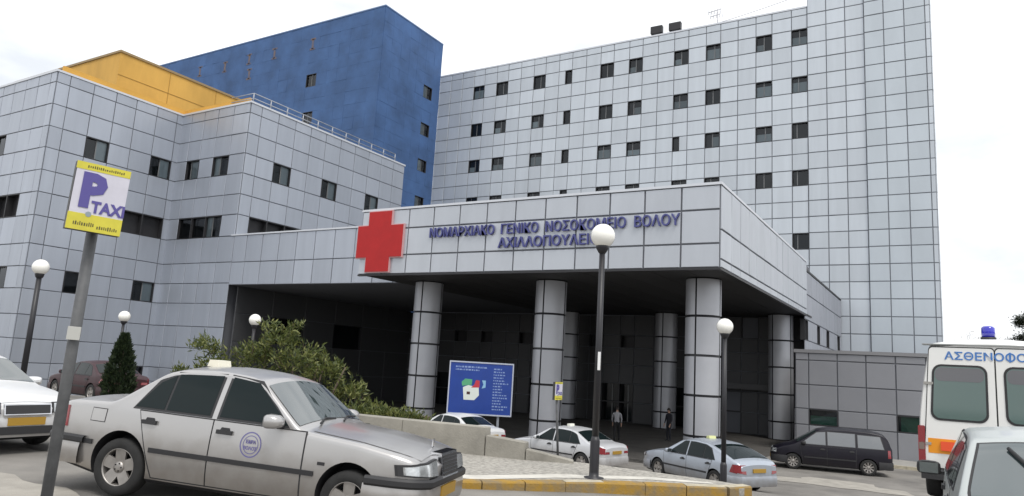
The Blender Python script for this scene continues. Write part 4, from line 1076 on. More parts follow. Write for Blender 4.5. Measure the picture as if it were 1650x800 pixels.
w6, w7, wa = twidth('ΑΣΘΕΝΟ'), twidth('ΑΣΘΕΝΟΟ'), twidth('ΑΣΘΕΝΟΟΟΡΟ')
fr_ = frame((0, -1, 0), (0, 0, 1), (xr-0.018, wa*1.12/2, 2.075))
lt = text('ΑΣΘΕΝΟΟΟΡΟ', 0.155, 0.003, AB, c.t, fr_, 'lettering', bold=0.0025, xs=1.12)
bar = MB(); xm = (w6+w7)/2*1.12+0.006; bar.box((xm-0.012, -0.012, -0.003), (xm+0.012, 0.125, 0.0035), fr_); bar.build('letter_stroke', AB, lt)
be = MB(); mt = Matrix.Translation((-1.95, 0.07, c.top(-1.95)-0.01)); be.lathe([(0.10, 0), (0.10, 0.05)], 20, mt); bo = be.build('beacon_base', TRIM, c.t)
be = MB(); be.lathe([(0.088, 0.05), (0.088, 0.19), (0.06, 0.215), (0.001, 0.22)], 20, mt); be.build('beacon', M('blue_beacon', (0.02, 0.02, 0.42), 0.12, coat=1.0), c.t)
c.deck('windscreen', 0.95, 1.5, SCREEN, 0.02, 0.006)
c.plate(-1, 0.62, off=0.04, mat=WHITE)
# ------------------------------------------------------------------ traffic island with kerb stones, strip and planter walls
IZ = EYE - 1.60
PEBBLE = M('pebble_concrete', (0.40, 0.38, 0.34), 0.95, nscale=14, col2=(0.21, 0.20, 0.18), bump=0.7, bscale=22, detail=6, sharp=(0.35, 0.62))
front = [(-14.0, 7.35), (-9.5, 7.9), (-6.9, 8.1), (-6.02, 8.26), (-5.77, 8.49), (-5.11, 9.23), (-4.48, 10.02), (-3.79, 10.58), (-3.02, 11.13), (-2.68, 11.42)]
back = [(-2.62, 11.62), (-2.85, 11.85), (-3.2, 11.92), (-4.3, 11.98), (-5.2, 12.0), (-6.0, 11.95), (-7.2, 11.9), (-9.0, 11.5), (-14.0, 11.2)]
mb = MB(); poly = front + back
mb.poly([(x, y, IZ) for x, y in poly])
n = len(poly)
for i in range(n):
    a, b_ = poly[i], poly[(i+1) % n]; mb.poly([(a[0], a[1], IZ), (a[0], a[1], IZ-1.2), (b_[0], b_[1], IZ-1.2), (b_[0], b_[1], IZ)])
isl = mb.build('traffic_island', PEBBLE); fixnormals(isl.data); tag(isl, kind='structure')
strip = [(-6.35, 8.95), (-5.95, 9.12), (-5.2, 10.30), (-4.12, 11.28), (-3.2, 11.62), (-3.1, 11.5), (-4.0, 11.02), (-5.03, 9.98), (-5.72, 8.86), (-6.2, 8.62)]
mb = MB(); mb.poly([(x, y, IZ+0.005) for x, y in strip]); o = mb.build('pale_strip', M('pale_concrete', (0.55, 0.53, 0.48), 0.85, vary=0.15, nscale=3, bump=0.3), isl); fixnormals(o.data)
if o.data.polygons[0].normal.z < 0: o.data.flip_normals()
KERBY = M('yellow_kerb_paint', (0.33, 0.195, 0.028), 0.85, nscale=4.5, col2=(0.22, 0.165, 0.09), detail=9, sharp=(0.40, 0.60), bump=0.4)
KERBG = M('kerb_concrete', (0.42, 0.38, 0.29), 0.9, vary=0.2, nscale=5, bump=0.4)
def along(pts, step):
    out = []; acc = 0; 
    P = [Vector((*p, 0)) for p in pts]; seg = []
    L = [0]
    for a, b_ in zip(P, P[1:]): L.append(L[-1]+(b_-a).length)
    k = int(L[-1]/step)
    for i in range(k+1):
        d = i*step
        for j in range(len(P)-1):
            if L[j] <= d <= L[j+1]+1e-6:
                out.append(P[j].lerp(P[j+1], (d-L[j])/(L[j+1]-L[j]))); break
    return out
kp = along(front + [(-2.56, 11.56), (-2.75, 11.85)], 0.62)
for a, b_ in zip(kp, kp[1:]):
    d = (b_-a); Lk = d.length; d.normalize(); nrm = Vector((d.y, -d.x, 0))
    mb = MB(); R3 = Matrix(((d.x, -nrm.x, 0), (d.y, -nrm.y, 0), (0, 0, 1)))
    h = Lk/2-0.006
    pr_ = [(-0.09, -0.32), (-0.09, 0.0), (-0.07, 0.022), (0.09, 0.028), (0.09, -0.32)]
    mt = Matrix.Translation((a+b_)/2 + Vector((0, 0, IZ)) + nrm*0.0) @ R3.to_4x4()
    nb = len(mb.v)
    for xx in (-h, h):
        for yy, zz in pr_: mb.v.append(tuple(mt @ Vector((xx, yy, zz))))
    m_ = len(pr_)
    for i in range(m_):
        j = (i+1) % m_; mb.mi = 0 if i in (0, 1) else (1 if i == 2 else 0); mb.face((nb+i, nb+m_+i, nb+m_+j, nb+j))
    mb.mi = 0; mb.face([nb+i for i in range(m_)]); mb.face([nb+m_+i for i in reversed(range(m_))])
    o = mb.build('kerb_stone', [KERBY, KERBY if random.random() < 0.75 else KERBG], isl); fixnormals(o.data)

def wall_piece(name, label, pts, h0, h1, th=0.24):
    (x0, y0), (x1, y1) = pts; d = Vector((x1-x0, y1-y0, 0)); L = d.length; d.normalize(); nn = Vector((-d.y, d.x, 0))
    t = thing(name, label, 'wall', (x0, y0, IZ), group='planter walls on the traffic island')
    k = max(1, int(L/1.6)); 
    for i in range(k):
        mb = MB(); a, b_ = L*i/k + (0.006 if i else 0), L*(i+1)/k - (0.006 if i < k-1 else 0)
        ha, hb = h0+(h1-h0)*a/L, h0+(h1-h0)*b_/L
        P = lambda s_, o_, z: tuple(d*s_ + nn*o_ + Vector((0, 0, z)))
        c = 0.015
        q = [P(a, 0, -0.8), P(b_, 0, -0.8), P(b_, th, -0.8), P(a, th, -0.8), P(a, 0, ha-c), P(b_, 0, hb-c), P(b_, th, hb-c), P(a, th, ha-c),
             P(a+c, c, ha), P(b_-c, c, hb), P(b_-c, th-c, hb), P(a+c, th-c, ha)]
        nb = len(mb.v); mb.v += q
        for f in ((0, 1, 5, 4), (1, 2, 6, 5), (2, 3, 7, 6), (3, 0, 4, 7), (4, 5, 9, 8), (5, 6, 10, 9), (6, 7, 11, 10), (7, 4, 8, 11), (8, 9, 10, 11)): mb.face([nb+v for v in f])
        mb.build('wall_section', CONCRETE, t)
    return t
wall_piece('planter_wall', 'tallest pale concrete planter wall section behind the silver taxi bonnet', ((-14.0, 10.35), (-7.13, 11.2)), 0.50, 0.50)
wall_piece('planter_wall', 'middle stepped concrete wall section below the tall planter wall end', ((-7.11, 11.22), (-6.38, 11.36)), 0.36, 0.30, 0.2)
wall_piece('planter_wall', 'lowest concrete wall section tapering down towards the tall lamp post', ((-6.36, 11.37), (-5.6, 11.70)), 0.19, 0.05, 0.2)
SOIL = M('soil', (0.10, 0.075, 0.05), 0.95, vary=0.4, nscale=4, bump=0.8)
mb = MB(); mb.box((-15, 10.75, IZ-1.2), (-10.0, 13.4, IZ+0.38)); mb.box((-10.0, 11.1, IZ-1.2), (-8.3, 12.1, IZ+0.377)); mb.box((-8.3, 11.3, IZ-1.2), (-7.35, 11.75, IZ+0.374)); o = mb.build('planting_bed', SOIL); tag(o, kind='structure')
# pavement in front of the annex
mb = MB(); zz = ground_z(-3, 37)+0.12
mb.box((-6.6, 36.9, zz-0.4), (12, 39.93, zz)); o = mb.build('pavement', M('paving', (0.30, 0.29, 0.27), 0.9, vary=0.2, nscale=1.5, bump=0.3)); tag(o, kind='structure')
for k in range(18):
    mb = MB(); x = -6.6+k*1.0; mb.box((x+0.006, 36.72, zz-0.4), (x+0.994, 36.895, zz+0.012)); mb.build('kerb_stone', KERBG, o)

# dark sheet added over the ground to deepen the shade under the canopy
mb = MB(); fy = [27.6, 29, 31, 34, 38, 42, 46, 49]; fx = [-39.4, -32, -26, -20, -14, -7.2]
mb.grid([[(x, y, ground_z(x, y)+0.012) for x in fx] for y in fy]); o = mb.build('forecourt_shade_sheet', M('dark_shade_sheet', (0.075, 0.07, 0.064), 0.85, vary=0.3, nscale=0.8, bump=0.3)); tag(o, kind='structure'); fixnormals(o.data)
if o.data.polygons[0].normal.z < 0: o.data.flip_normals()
# worn patches in the asphalt, each a thin sheet that follows the slope
road = bpy.data.objects['road']
PATCH = [M('asphalt_patch_dark', (0.10, 0.096, 0.09), 0.9, vary=0.25, nscale=2.5, bump=0.4, bscale=60), M('asphalt_patch_pale', (0.33, 0.31, 0.275), 0.9, vary=0.18, nscale=2.5, bump=0.4, bscale=60)]
for k, (x, y, rx, ry, m_) in enumerate(((-9.2, 4.3, 1.3, 0.5, 1), (-7.6, 3.9, 0.8, 0.35, 0), (-11.0, 6.6, 1.6, 0.5, 0), (-3.4, 28.5, 2.2, 1.1, 1), (-8.5, 28.2, 3.0, 0.7, 0))):
    mb = MB(); n_p = 22; rows = [[], []]
    for i in range(n_p+1):
        a = 2*math.pi*i/n_p; f = 1+0.22*math.sin(3*a+k)+0.13*math.sin(7*a+2*k)+0.08*math.sin(11*a)
        for j, q in enumerate((0.02, 1.0)):
            px, py = x+rx*f*q*math.cos(a), y+ry*f*q*math.sin(a); rows[j].append((px, py, ground_z(px, py)+0.012))
    mid = [((a[0]+b_[0])/2, (a[1]+b_[1])/2, ground_z((a[0]+b_[0])/2, (a[1]+b_[1])/2)+0.012) for a, b_ in zip(*rows)]
    mb.grid([rows[0], mid, rows[1]]); o = mb.build('road_patch', PATCH[m_], road); fixnormals(o.data)
    if o.data.polygons[0].normal.z < 0: o.data.flip_normals()
# ------------------------------------------------------------------ street lamps
GLOBE = M('opal_globe', (0.86, 0.85, 0.80), 0.22, coat=0.6)
def lamp(label, x, y, zc, rad, r0=0.055, lean=(0, 0)):
    zg = ground_z(x, y) if not (-14 < x < -2.7 and 8 < y < 11.9) else IZ
    t = thing('street_lamp', label, 'street lamp', (x, y, zg), group='globe street lamps')
    H = zc+EYE-zg-rad*0.95
    b = MB(); b.lathe([(0.15, -0.05), (0.15, 0.015), (0.075, 0.03), (r0*1.35, 0.10), (r0*1.35, 0.55), (r0, 0.62)], 16); b.build('base', BLACKPAINT, t)
    b = MB(); b.tube([(0, 0, 0.5), (lean[0]*H, lean[1]*H, H-0.06)], [r0, r0*0.86], 14); b.build('pole', BLACKPAINT, t)
    tp = Vector((lean[0]*H, lean[1]*H, H))
    b = MB(); b.lathe([(r0*0.9, -0.10), (r0*1.2, -0.08), (rad*0.52, -0.015), (rad*0.55, 0.03), (rad*0.4, 0.05)], 18, Matrix.Translation(tp)); b.build('collar', BLACKPAINT, t)
    b = MB(); nlat = 14; prof = []
    for k in range(nlat+1):
        a = -math.pi/2 + math.pi*k/nlat; prof.append((max(0.0005, rad*math.cos(a)), rad+rad*math.sin(a)))
    b.lathe(prof, 28, Matrix.Translation(tp - Vector((0, 0, rad*0.05)))); b.build('globe', GLOBE, t)
    return t
l1 = lamp('tallest globe street lamp on the traffic island in front of the canopy lettering', -4.64, 10.44, 2.14, 0.195, 0.054)
b = MB(); b.box((0.02, -0.064, 1.62), (0.06, -0.048, 1.90)); b.build('sticker', WHITE, l1)
lamp('globe street lamp standing in front of the third canopy column', -4.72, 18.3, 1.29, 0.205, 0.06)
lamp('globe street lamp at the far left beside the white liftback', -20.95, 10.05, 1.91, 0.21, 0.075)
lamp('globe street lamp rising behind the conical cypress', -26.5, 15.9, 1.01, 0.21, 0.06)
lamp('globe street lamp standing above the green oleander bush', -21.06, 17.42, 1.10, 0.21, 0.06)

# ------------------------------------------------------------------ taxi rank sign (near) and a small one far off
SIGNY = M('sign_yellow', (0.58, 0.52, 0.05), 0.5, vary=0.08, nscale=12)
SIGNW = M('sign_white', (0.56, 0.55, 0.62), 0.45, vary=0.05, nscale=9)
SIGNV = M('sign_violet', (0.085, 0.07, 0.27), 0.5)
GALV = M('galvanised_post', (0.12, 0.123, 0.127), 0.6, 0.3, vary=0.25, nscale=7)
def taxi_rank_sign(label, TL, u, v, w, h, foot, pr0, size=1.0):
    t = thing('taxi_rank_sign', label, 'sign', foot, group='taxi rank signs')
    u = Vector(u).normalized(); v = (Vector(v) - u*Vector(v).dot(u)).normalized(); nrm = u.cross(v)
    TLl = Vector(TL) - Vector(foot)
    O = TLl - v*h                                   # lower-left corner of the face
    R4 = Matrix(((u.x, v.x, nrm.x, O.x), (u.y, v.y, nrm.y, O.y), (u.z, v.z, nrm.z, O.z), (0, 0, 0, 1)))
    B = MB(); B.box((0, 0, -0.07*size), (w, h, -0.004), R4); pn = B.build('sign_box', M('sign_edge', (0.05, 0.05, 0.05), 0.6), t)
    B = MB(); B.box((0.004*size, h*0.14, -0.004), (w, h*0.89, 0.0), R4); B.build('white_face', SIGNW, pn)
    B = MB(); B.box((0.0, h*0.89, -0.004), (w, h, 0.002), R4); B.build('yellow_strip', SIGNY, pn)
    B = MB(); B.box((0.0, 0, -0.004), (w, h*0.245, 0.002), R4); B.build('yellow_base', SIGNY, pn)
    T = lambda x, y, z=0.003: R4 @ Matrix.Translation((x*w, y*h, z))
    text('P', h*0.92*0.72, 0.0015, SIGNV, pn, T(0.14, 0.37), 'lettering', bold=0.018*size, xs=0.92)
    text('TAXI', h*0.235, 0.0015, SIGNV, pn, T(0.385, 0.285), 'lettering', bold=0.004*size, xs=0.86)
    INK = M('sign_ink', (0.07, 0.06, 0.02), 0.6)
    for (x0, x1, y, hh) in ((0.20, 0.88, 0.925, 0.035), (0.12, 0.50, 0.07, 0.05), (0.55, 0.92, 0.05, 0.05)):     # small print, too blurred to read
        B = MB(); x = x0
        while x < x1:
            q = random.uniform(0.018, 0.035)
            B.box((x*w, (y+random.uniform(-0.004, 0.004))*h, 0.002), ((x+q*0.75)*w, (y+hh*random.uniform(0.7, 1.15))*h, 0.0032), R4); x += q+0.012
        tag(B.build('small_print', INK, pn), kind='stuff')
    B = MB(); nn = 20
    B.v = [tuple(R4 @ Vector((0.36*w + 0.055*w*math.cos(2*math.pi*k/nn), 0.245*h + 0.055*w*math.sin(2*math.pi*k/nn), 0.004))) for k in range(nn)]; B.face(range(nn)); B.build('round_mark', M('sign_mark', (0.25, 0.30, 0.33), 0.6), pn)
    top = O + u*(w*0.52) + v*(h*0.98) - nrm*0.09*size
    B = MB(); B.tube([Vector((0, 0, -0.05)), top], pr0, 14); B.build('post', GALV, t)
    return t, top
foot = (-5.40, 2.86, ground_z(-5.5, 2.9))
tl = Vector((-5.03, 2.535, 1.215+EYE))
t, top = taxi_rank_sign('leaning yellow and white P TAXI sign on a grey post in the left foreground', tl, (0.309, 0.951, -0.03), (0, 0, 1), 0.335, 0.47, foot, 0.037)
B = MB(); p_ = top*0.60; d = top.normalized(); 
R3 = d.to_track_quat('Z', 'Y').to_matrix()
ax = Vector((0.82, -0.57, 0)); ax = (ax - d*ax.dot(d)).normalized(); bx_ = d.cross(ax)
mt = Matrix(((bx_.x, d.x, ax.x, p_.x), (bx_.y, d.y, ax.y, p_.y), (bx_.z, d.z, ax.z, p_.z), (0, 0, 0, 1)))
B.box((-0.04, -0.045, 0.045), (0.04, 0.045, 0.056), mt); B.build('post_label', M('label_grey', (0.5, 0.5, 0.47), 0.6), t)
gz = ground_z(-8.4, 16.7)
taxi_rank_sign('small white and yellow taxi rank sign on a thin post before the second column', Vector((-8.35, 16.25, -0.32+EYE)), (0.05, 1.0, 0), (0, 0, 1), 0.36, 0.44, (-8.36, 16.62, gz), 0.03)

# ------------------------------------------------------------------ blue notice board with site map
ctr = Vector((-17.75, 27.3, -1.05+EYE)); u = Vector((0.855, 0.518, 0)).normalized(); n_ = Vector((u.y, -u.x, 0))
gz = ground_z(ctr.x, ctr.y); t = thing('notice_board', 'blue site map board with a pale frame on two posts in front of the columns', 'sign', (ctr.x, ctr.y, gz))
R4 = Matrix(((u.x, 0, n_.x, 0), (u.y, 0, n_.y, 0), (0, 1, 0, ctr.z-gz), (0, 0, 0, 1)))
w2, h2 = 1.38, 1.10
B = MB(); B.box((-w2, -h2, -0.04), (w2, h2, 0.0), R4); B.build('board', M('board_blue', (0.012, 0.045, 0.25), 0.35, vary=0.08, nscale=2), t)
for a, b_ in (((-w2-0.05, h2), (w2+0.05, h2+0.06)), ((-w2-0.05, -h2-0.06), (w2+0.05, -h2)), ((-w2-0.055, -h2), (-w2, h2)), ((w2, -h2), (w2+0.055, h2))):
    B = MB(); B.box((*a, -0.06), (*b_, 0.03), R4); B.build('frame', M('board_frame', (0.45, 0.48, 0.56), 0.5, 0.3), t)
for x in (-0.85, 0.85):
    B = MB(); B.box((x-0.05, -(ctr.z-gz)-0.1, -0.16), (x+0.05, h2-0.2, -0.065), R4); B.build('post', RAIL, t)
PR = [M('print_white', (0.62, 0.66, 0.62), 0.5), M('print_green', (0.08, 0.33, 0.17), 0.5), M('print_red', (0.45, 0.03, 0.05), 0.5), M('print_pale_blue', (0.22, 0.42, 0.60), 0.5), M('print_dark', (0.06, 0.02, 0.02), 0.5), M('print_text', (0.20, 0.28, 0.50), 0.5)]
def sheet(pts, mat, z=0.004):
    B = MB(); B.poly([R4 @ Vector((x, y, z)) for x, y in pts]); B.build('map_print', mat, t)
sheet([(-0.72, -0.52), (-0.25, -0.52), (-0.05, -0.3), (-0.08, 0.05), (-0.55, 0.12), (-0.78, 0.02)], PR[0])
sheet([(-0.82, 0.08), (-0.40, 0.14), (-0.38, 0.38), (-0.70, 0.40), (-0.85, 0.25)], PR[1], 0.006)
sheet([(-0.42, 0.02), (-0.05, 0.04), (-0.05, 0.34), (-0.22, 0.36), (-0.28, 0.16)], PR[2], 0.007)
sheet([(0.05, 0.0), (0.22, 0.05), (0.22, 0.36), (0.05, 0.36), (0.12, 0.18)], PR[3], 0.005)
sheet([(-0.60, -0.28), (-0.45, -0.28), (-0.45, -0.16), (-0.60, -0.16)], PR[4], 0.008)
B = MB()
def scrib(x0, x1, y, hh):
    x = x0
    while x < x1:
        q = random.uniform(0.03, 0.12); B.box((x, y, 0.001), (min(x+q, x1), y+hh*random.uniform(0.7, 1.0), 0.003), R4); x += q+0.035
scrib(-1.15, 0.25, 0.88, 0.08); scrib(-1.15, -0.1, 0.76, 0.07)
for k in range(15): scrib(0.55, random.uniform(0.9, 1.25), 0.85-k*0.125, 0.06)
tag(B.build('small_print', PR[5], t), kind='stuff')

# ------------------------------------------------------------------ plants
def leafmat(name, a, b_, c_):
    if name in MATS: return MATS[name]
    m = bpy.data.materials.new(name); m.use_nodes = True; tt = m.node_tree; bs = tt.nodes['Principled BSDF']
    g = tt.nodes.new('ShaderNodeNewGeometry'); r = tt.nodes.new('ShaderNodeValToRGB')
    r.color_ramp.elements[0].color = (*a, 1); r.color_ramp.elements[1].color = (*c_, 1); e = r.color_ramp.elements.new(0.55); e.color = (*b_, 1)
    tt.links.new(g.outputs['Random Per Island'], r.inputs['Fac']); tt.links.new(r.outputs[0], bs.inputs['Base Color'])
    bs.inputs['Roughness'].default_value = 0.55
    tl_ = tt.nodes.new('ShaderNodeBsdfTranslucent'); mixs = tt.nodes.new('ShaderNodeMixShader'); mixs.inputs[0].default_value = 0.3
    tt.links.new(r.outputs[0], tl_.inputs[0]); tt.links.new(bs.outputs[0], mixs.inputs[1]); tt.links.new(tl_.outputs[0], mixs.inputs[2])
    tt.links.new(mixs.outputs[0], tt.nodes['Material Output'].inputs[0]); MATS[name] = m
    return m
OLE = leafmat('oleander_leaf', (0.032, 0.052, 0.013), (0.10, 0.125, 0.03), (0.22, 0.23, 0.07))
CYP = leafmat('cypress_leaf', (0.010, 0.020, 0.009), (0.022, 0.038, 0.016), (0.045, 0.065, 0.025))
PINE = leafmat('pine_leaf', (0.010, 0.014, 0.008), (0.022, 0.030, 0.014), (0.04, 0.05, 0.025))
BARK = M('bark', (0.10, 0.075, 0.055), 0.9, vary=0.3, nscale=12, bump=0.5)
rng = np.random.default_rng(3)
def leaves(name, centres, dirs, length, width, mat, parent, jitter=0.6):
    """kite leaves at centres (N,3) pointing roughly along dirs"""
    N = len(centres); d = dirs + rng.normal(0, jitter, (N, 3)); d /= np.linalg.norm(d, axis=1)[:, None]
    s_ = np.cross(d, rng.normal(0, 1, (N, 3))); s_ /= np.linalg.norm(s_, axis=1)[:, None]
    L = length*rng.uniform(0.65, 1.3, (N, 1)); Wd = width*rng.uniform(0.7, 1.25, (N, 1))
    V = np.stack([centres, centres+d*L*0.45+s_*Wd, centres+d*L, centres+d*L*0.45-s_*Wd], 1).reshape(-1, 3)
    me = bpy.data.meshes.new(name); me.vertices.add(N*4); me.vertices.foreach_set('co', V.astype(np.float32).ravel())
    me.loops.add(N*4); me.loops.foreach_set('vertex_index', np.arange(N*4, dtype=np.int32)); me.polygons.add(N)
    me.polygons.foreach_set('loop_start', np.arange(0, N*4, 4, dtype=np.int32)); me.polygons.foreach_set('loop_total', np.full(N, 4, dtype=np.int32))
    me.materials.append(mat); me.update(calc_edges=True); me.validate()
    o = bpy.data.objects.new(name, me); COL.objects.link(o); o.parent = parent
    return o
def sprays(base, lobes, n_sprig, per, stem_r=0.012, spread=0.16):
    """leafy sprigs filling ellipsoid lobes; returns leaf centres, directions and stems"""
    C_, D_, ST = [], [], MB()
    tot = sum(r**2 for _, r in lobes)
    for (c, r) in lobes:
        c = np.array(c); k = max(3, int(n_sprig*r*r/tot))
        for _ in range(k):
            v = rng.normal(0, 1, 3); v /= np.linalg.norm(v); 
            if v[2] < -0.35: v[2] *= -0.5
            rr = r*rng.uniform(0.45, 1.0)**0.6*rng.choice([1, 1, 1, 1.15])
            tip = c+v*rr*np.array([1, 1, 0.95]); root = tip - (v*0.6+np.array([0, 0, 0.8]))*r*0.45
            if rng.random() < 0.25: ST.tube([tuple(root), tuple((root+tip)/2+rng.normal(0, 0.02, 3)), tuple(tip)], [stem_r*0.8, stem_r*0.6, stem_r*0.3], 4, cap=False)
            ax = tip-root; ax /= np.linalg.norm(ax)
            f = rng.uniform(0.15, 1.0, per)
            C_.append(root+(tip-root)*f[:, None]+rng.normal(0, spread*0.25, (per, 3))); D_.append(np.repeat(ax[None], per, 0)+rng.normal(0, 0.5, (per, 3)))
    return np.concatenate(C_), np.concatenate(D_), ST
# oleander bush in the planter
bz = IZ+0.37
t = thing('oleander_bush', 'wide green oleander bush behind the taxi roof', 'bush', (-12.4, 11.6, bz))
W_ = [((-14.95, 10.6, -0.55), .30), ((-14.35, 10.6, 0.10), .42), ((-14.0, 10.7, -0.35), .55), ((-13.3, 11.1, -0.05), .55), ((-12.75, 11.3, 0.30), .50), ((-12.3, 11.5, -0.1), .65), ((-11.7, 11.9, -0.30), .55),
      ((-11.2, 12.2, -0.75), .55), ((-10.75, 12.5, -1.15), .45), ((-13.0, 11.2, -0.75), .85), ((-11.9, 11.8, -1.0), .75), ((-14.0, 10.9, -1.0), .6), ((-13.1, 11.2, .62), .22), ((-12.4, 11.4, .65), .2)]
lob = [((x+12.4-(0.22 if x > -12 else 0), y-11.6, z+EYE-bz-0.06), r*0.93) for (x, y, z), r in W_]
C_, D_, ST = sprays(None, lob, 640, 15)
leaves('foliage', C_, D_, 0.135, 0.017, OLE, t, 0.75)
for k in range(7):
    a = rng.uniform(-2.0, 1.2); ST.tube([(a*0.6, 0.1*a, -0.4), (a*0.85, 0.2*a, 0.5), (a, 0.3*a, 1.0)], [0.035, 0.025, 0.012], 6)
tag(ST.build('stems', BARK, t), kind='stuff')
# low plants along the bed by the first column
for i, (x, y, lab) in enumerate(((-10.6, 11.6, 'leftmost low green plant behind the planter wall top'), (-9.9, 11.7, 'middle low green plant behind the planter wall top'), (-9.2, 11.7, 'rightmost low green plant behind the planter wall top'))):
    t = thing('low_plant', lab, 'plant', (x, y, IZ+0.37), group='low plants in the planter')
    C_, D_, ST = sprays(None, [((0, 0, 0.06), 0.24), ((0.22, 0.05, 0.05), 0.18), ((-0.2, 0, 0.05), 0.18)], 60, 12)
    leaves('foliage', C_, D_, 0.12, 0.014, OLE, t); tag(ST.build('stems', BARK, t), kind='stuff')
# conical cypress
gz = ground_z(-21.65, 13.1); H = 0.28+EYE-gz
t = thing('cypress_tree', 'dark conical cypress beside the maroon car', 'tree', (-21.65, 13.1, gz))
b = MB(); b.tube([(0, 0, -0.1), (0, 0, H*0.6), (0.03, 0, H*0.92)], [0.09, 0.05, 0.012], 8); b.build('trunk', BARK, t)
N = 5200; f = rng.uniform(0, 1, N)**0.75; zc = 0.25+(H-0.3)*(1-f)[:, ] if False else 0.22+(H-0.25)*rng.uniform(0, 1, N)
prof = np.interp(zc/H, [0, 0.1, 0.3, 0.55, 0.8, 1.0], [0.42, 0.60, 0.62, 0.50, 0.29, 0.05]); ang = rng.uniform(0, 2*np.pi, N)
lump = 1+0.16*np.sin(ang*5+zc*6)+0.10*np.sin(ang*9-zc*13)
rr = 0.64*prof*lump*rng.uniform(0.55, 1.0, N)**0.5
C_ = np.stack([rr*np.cos(ang), rr*np.sin(ang), zc], 1); D_ = np.stack([np.cos(ang)*0.7, np.sin(ang)*0.7, np.full(N, 1.0)], 1)
leaves('crown', C_, D_, 0.13, 0.03, CYP, t, 0.3)
# trees far behind at the right edge
def branch_tree(t, H, depth, mat, spread=0.5, r0=0.12, seed=1):
    rnd = random.Random(seed); b = MB(); tips = []
    def grow(p, d, L, r, k):
        q = p + d*L; mid = p+d*L*0.5+Vector((rnd.gauss(0, .04), rnd.gauss(0, .04), 0))*L
        b.tube([p, mid, q], [r, r*0.85, r*0.68], 5 if k > 1 else 4, cap=False)
        if k == 0: tips.append((q, d)); return
        for _ in range(rnd.choice((2, 3, 3))):
            nd = (d + Vector((rnd.gauss(0, spread), rnd.gauss(0, spread), rnd.gauss(0.12, spread*0.6)))).normalized(); grow(q, nd, L*rnd.uniform(0.62, 0.85), r*0.62, k-1)
    grow(Vector((0, 0, -0.2)), Vector((0, 0, 1)), H*0.34, r0, depth)
    b.build('trunk', mat, t)
    return tips
for (x, y, H, sd, lab) in ((0.95, 66.0, 7.2, 4, 'bare leafless tree left of the ambulance beacon'), (2.9, 66.5, 8.0, 9, 'bare leafless tree just behind the ambulance beacon')):
    gz = ground_z(x, y); t = thing('bare_tree', lab, 'tree', (x, y, gz), group='bare trees beyond the annex')
    tp = branch_tree(t, H, 5, M('twig', (0.20, 0.17, 0.15), 0.9), 0.42, 0.14, sd)
    CC = np.array([q for q, _ in tp]); DD = np.array([d for _, d in tp])
    idx = rng.integers(0, len(CC), 500); leaves('crown', CC[idx]+rng.normal(0, .12, (500, 3)), DD[idx], 0.28, 0.012, M('twig_end', (0.22, 0.18, 0.15), 0.9), t, 0.5)
x, y = 5.5, 67.0; gz = ground_z(x, y)
t = thing('pine_tree', 'dark evergreen tree at the right edge above the ambulance', 'tree', (x, y, gz))
b = MB(); b.tube([(0, 0, -0.2), (0.1, 0, 4.5), (-0.1, 0, 9.2)], [0.25, 0.18, 0.05], 8)
C_ = []; D_ = []
for k in range(60):
    z = rng.uniform(3.5, 9.6); a = rng.uniform(0, 2*np.pi); L = np.interp(z, [3.5, 5, 9.6], [2.2, 2.3, 0.5])*rng.uniform(0.6, 1.1)
    p1 = np.array([L*np.cos(a), L*np.sin(a), z+0.35*L]); p0 = np.array([0, 0, z]); b.tube([tuple(p0), tuple(p1)], [0.05, 0.015], 4, cap=False)
    f = rng.uniform(0.35, 1.05, 130)[:, None]; C_.append(p0+(p1-p0)*f+rng.normal(0, 0.17, (130, 3))); D_.append(np.repeat((p1-p0)[None]/L, 130, 0))
b.build('trunk', BARK, t); leaves('crown', np.concatenate(C_), np.concatenate(D_), 0.26, 0.035, PINE, t, 0.8)

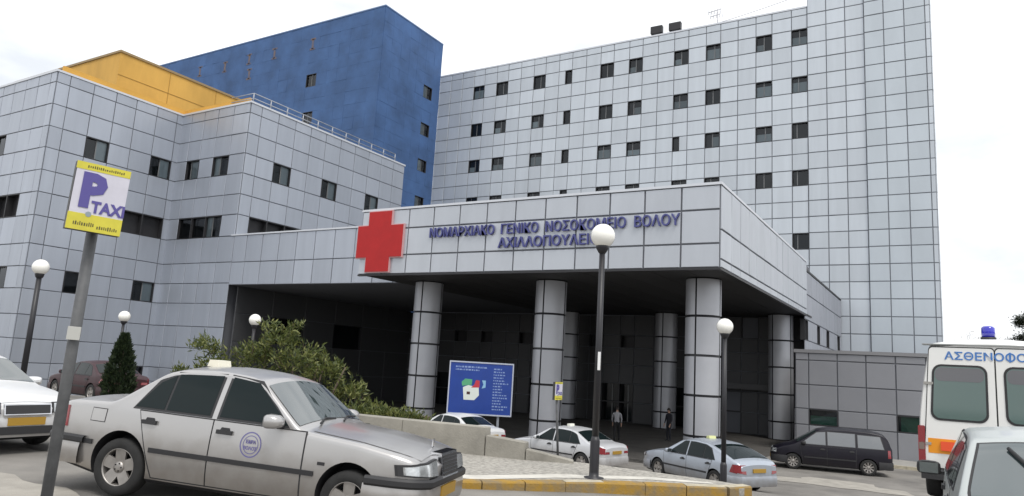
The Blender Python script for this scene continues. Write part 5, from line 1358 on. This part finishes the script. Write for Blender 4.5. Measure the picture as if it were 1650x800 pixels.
# ------------------------------------------------------------------ people under the canopy
SKIN = M('skin', (0.42, 0.26, 0.19), 0.6)
def person(label, x, y, face, top, legs, hair, pose=0.0):
    gz = ground_z(x, y); t = thing('person', label, 'person', (x, y, gz), (0, 0, math.radians(face)), 'people under the canopy')
    J = {'pelvis': (0, 0, 0.93, .125), 'waist': (0, 0, 1.08, .115), 'chest': (0, 0.01, 1.30, .135), 'neckb': (0, 0.0, 1.43, .07), 'neck': (0, 0.01, 1.50, .05), 'head': (0, 0.03, 1.58, .078), 'crown': (0, 0.03, 1.67, .075), 'nose': (0, 0.105, 1.57, .02)}
    E_ = [('pelvis', 'waist'), ('waist', 'chest'), ('chest', 'neckb'), ('neckb', 'neck'), ('neck', 'head'), ('head', 'crown'), ('head', 'nose')]
    for s_, sg in (('l', -1), ('r', 1)):
        st = pose*sg
        J.update({'sh'+s_: (sg*.18, 0, 1.385, .06), 'el'+s_: (sg*.235, 0.02-st*0.2, 1.11, .043), 'wr'+s_: (sg*.225, 0.12-st*0.3, 0.88, .030), 'pa'+s_: (sg*.22, 0.15-st*0.33, 0.80, .032),
                  'hip'+s_: (sg*.09, 0, 0.87, .095), 'kn'+s_: (sg*.10, 0.03+st*0.25, 0.48, .062), 'an'+s_: (sg*.105, -0.01+st*0.45, 0.09, .042), 'to'+s_: (sg*.12, 0.15+st*0.45, 0.035, .035)})
        E_ += [('chest', 'sh'+s_), ('sh'+s_, 'el'+s_), ('el'+s_, 'wr'+s_), ('wr'+s_, 'pa'+s_), ('pelvis', 'hip'+s_), ('hip'+s_, 'kn'+s_), ('kn'+s_, 'an'+s_), ('an'+s_, 'to'+s_)]
        for k in range(4):
            f = 'f%d%s' % (k, s_); J[f] = (sg*.22, 0.125-st*0.33+k*0.02, 0.71+abs(k-1.5)*0.008, .0095); E_.append(('pa'+s_, f))
        J['th'+s_] = (sg*.195, 0.20-st*0.33, 0.76, .011); E_.append(('pa'+s_, 'th'+s_))
    names = list(J); me = bpy.data.meshes.new('body'); me.from_pydata([J[k][:3] for k in names], [(names.index(a), names.index(b_)) for a, b_ in E_], [])
    o = bpy.data.objects.new('body', me); COL.objects.link(o); o.modifiers.new('s', 'SKIN'); 
    for k, sv in enumerate(me.skin_vertices[0].data): sv.radius = (J[names[k]][3],)*2; sv.use_root = (k == 0)
    o.modifiers.new('u', 'SUBSURF').levels = 1
    bpy.context.view_layer.update()
    nm = bpy.data.meshes.new_from_object(o.evaluated_get(bpy.context.evaluated_depsgraph_get())); o.modifiers.clear(); o.data = nm; o.parent = t
    nm.materials.clear()
    for m in (top, legs, SKIN, TRIM): nm.materials.append(m)
    for p in nm.polygons:
        cx, cy_, cz = p.center; p.use_smooth = True
        if cz > 1.46: k = 2
        elif abs(cx) > 0.16 and cz < 0.92 and cz > 0.6: k = 2
        elif cz < 0.075: k = 3
        elif cz < 0.95: k = 1
        else: k = 0
        p.material_index = k
    b = MB(); rows = []
    for k in range(8):
        a = math.pi/2*k/7; z = 1.60+0.135*math.sin(a); r = 0.095*math.cos(a)+0.002
        rows.append([(r*math.cos(2*math.pi*i/14), 0.022+r*1.08*math.sin(2*math.pi*i/14), z - (0.035 if math.sin(2*math.pi*i/14) < 0.3 else 0)*(1-k/7)) for i in range(14)])
    b.grid(rows, close=True); b.build('hair', hair, t)
HAIR = M('dark_hair', (0.02, 0.015, 0.012), 0.6)
person('person in a pale grey top and dark trousers walking towards the entrance doors', -14.4, 35.0, 20, M('grey_top', (0.34, 0.34, 0.36), 0.8), M('black_trousers', (0.012, 0.012, 0.014), 0.8), HAIR, 0.35)
person('person in dark clothes standing left of the third canopy column', -12.75, 38.2, 150, M('navy_coat', (0.016, 0.017, 0.024), 0.8), M('dark_jeans', (0.015, 0.017, 0.025), 0.8), HAIR)
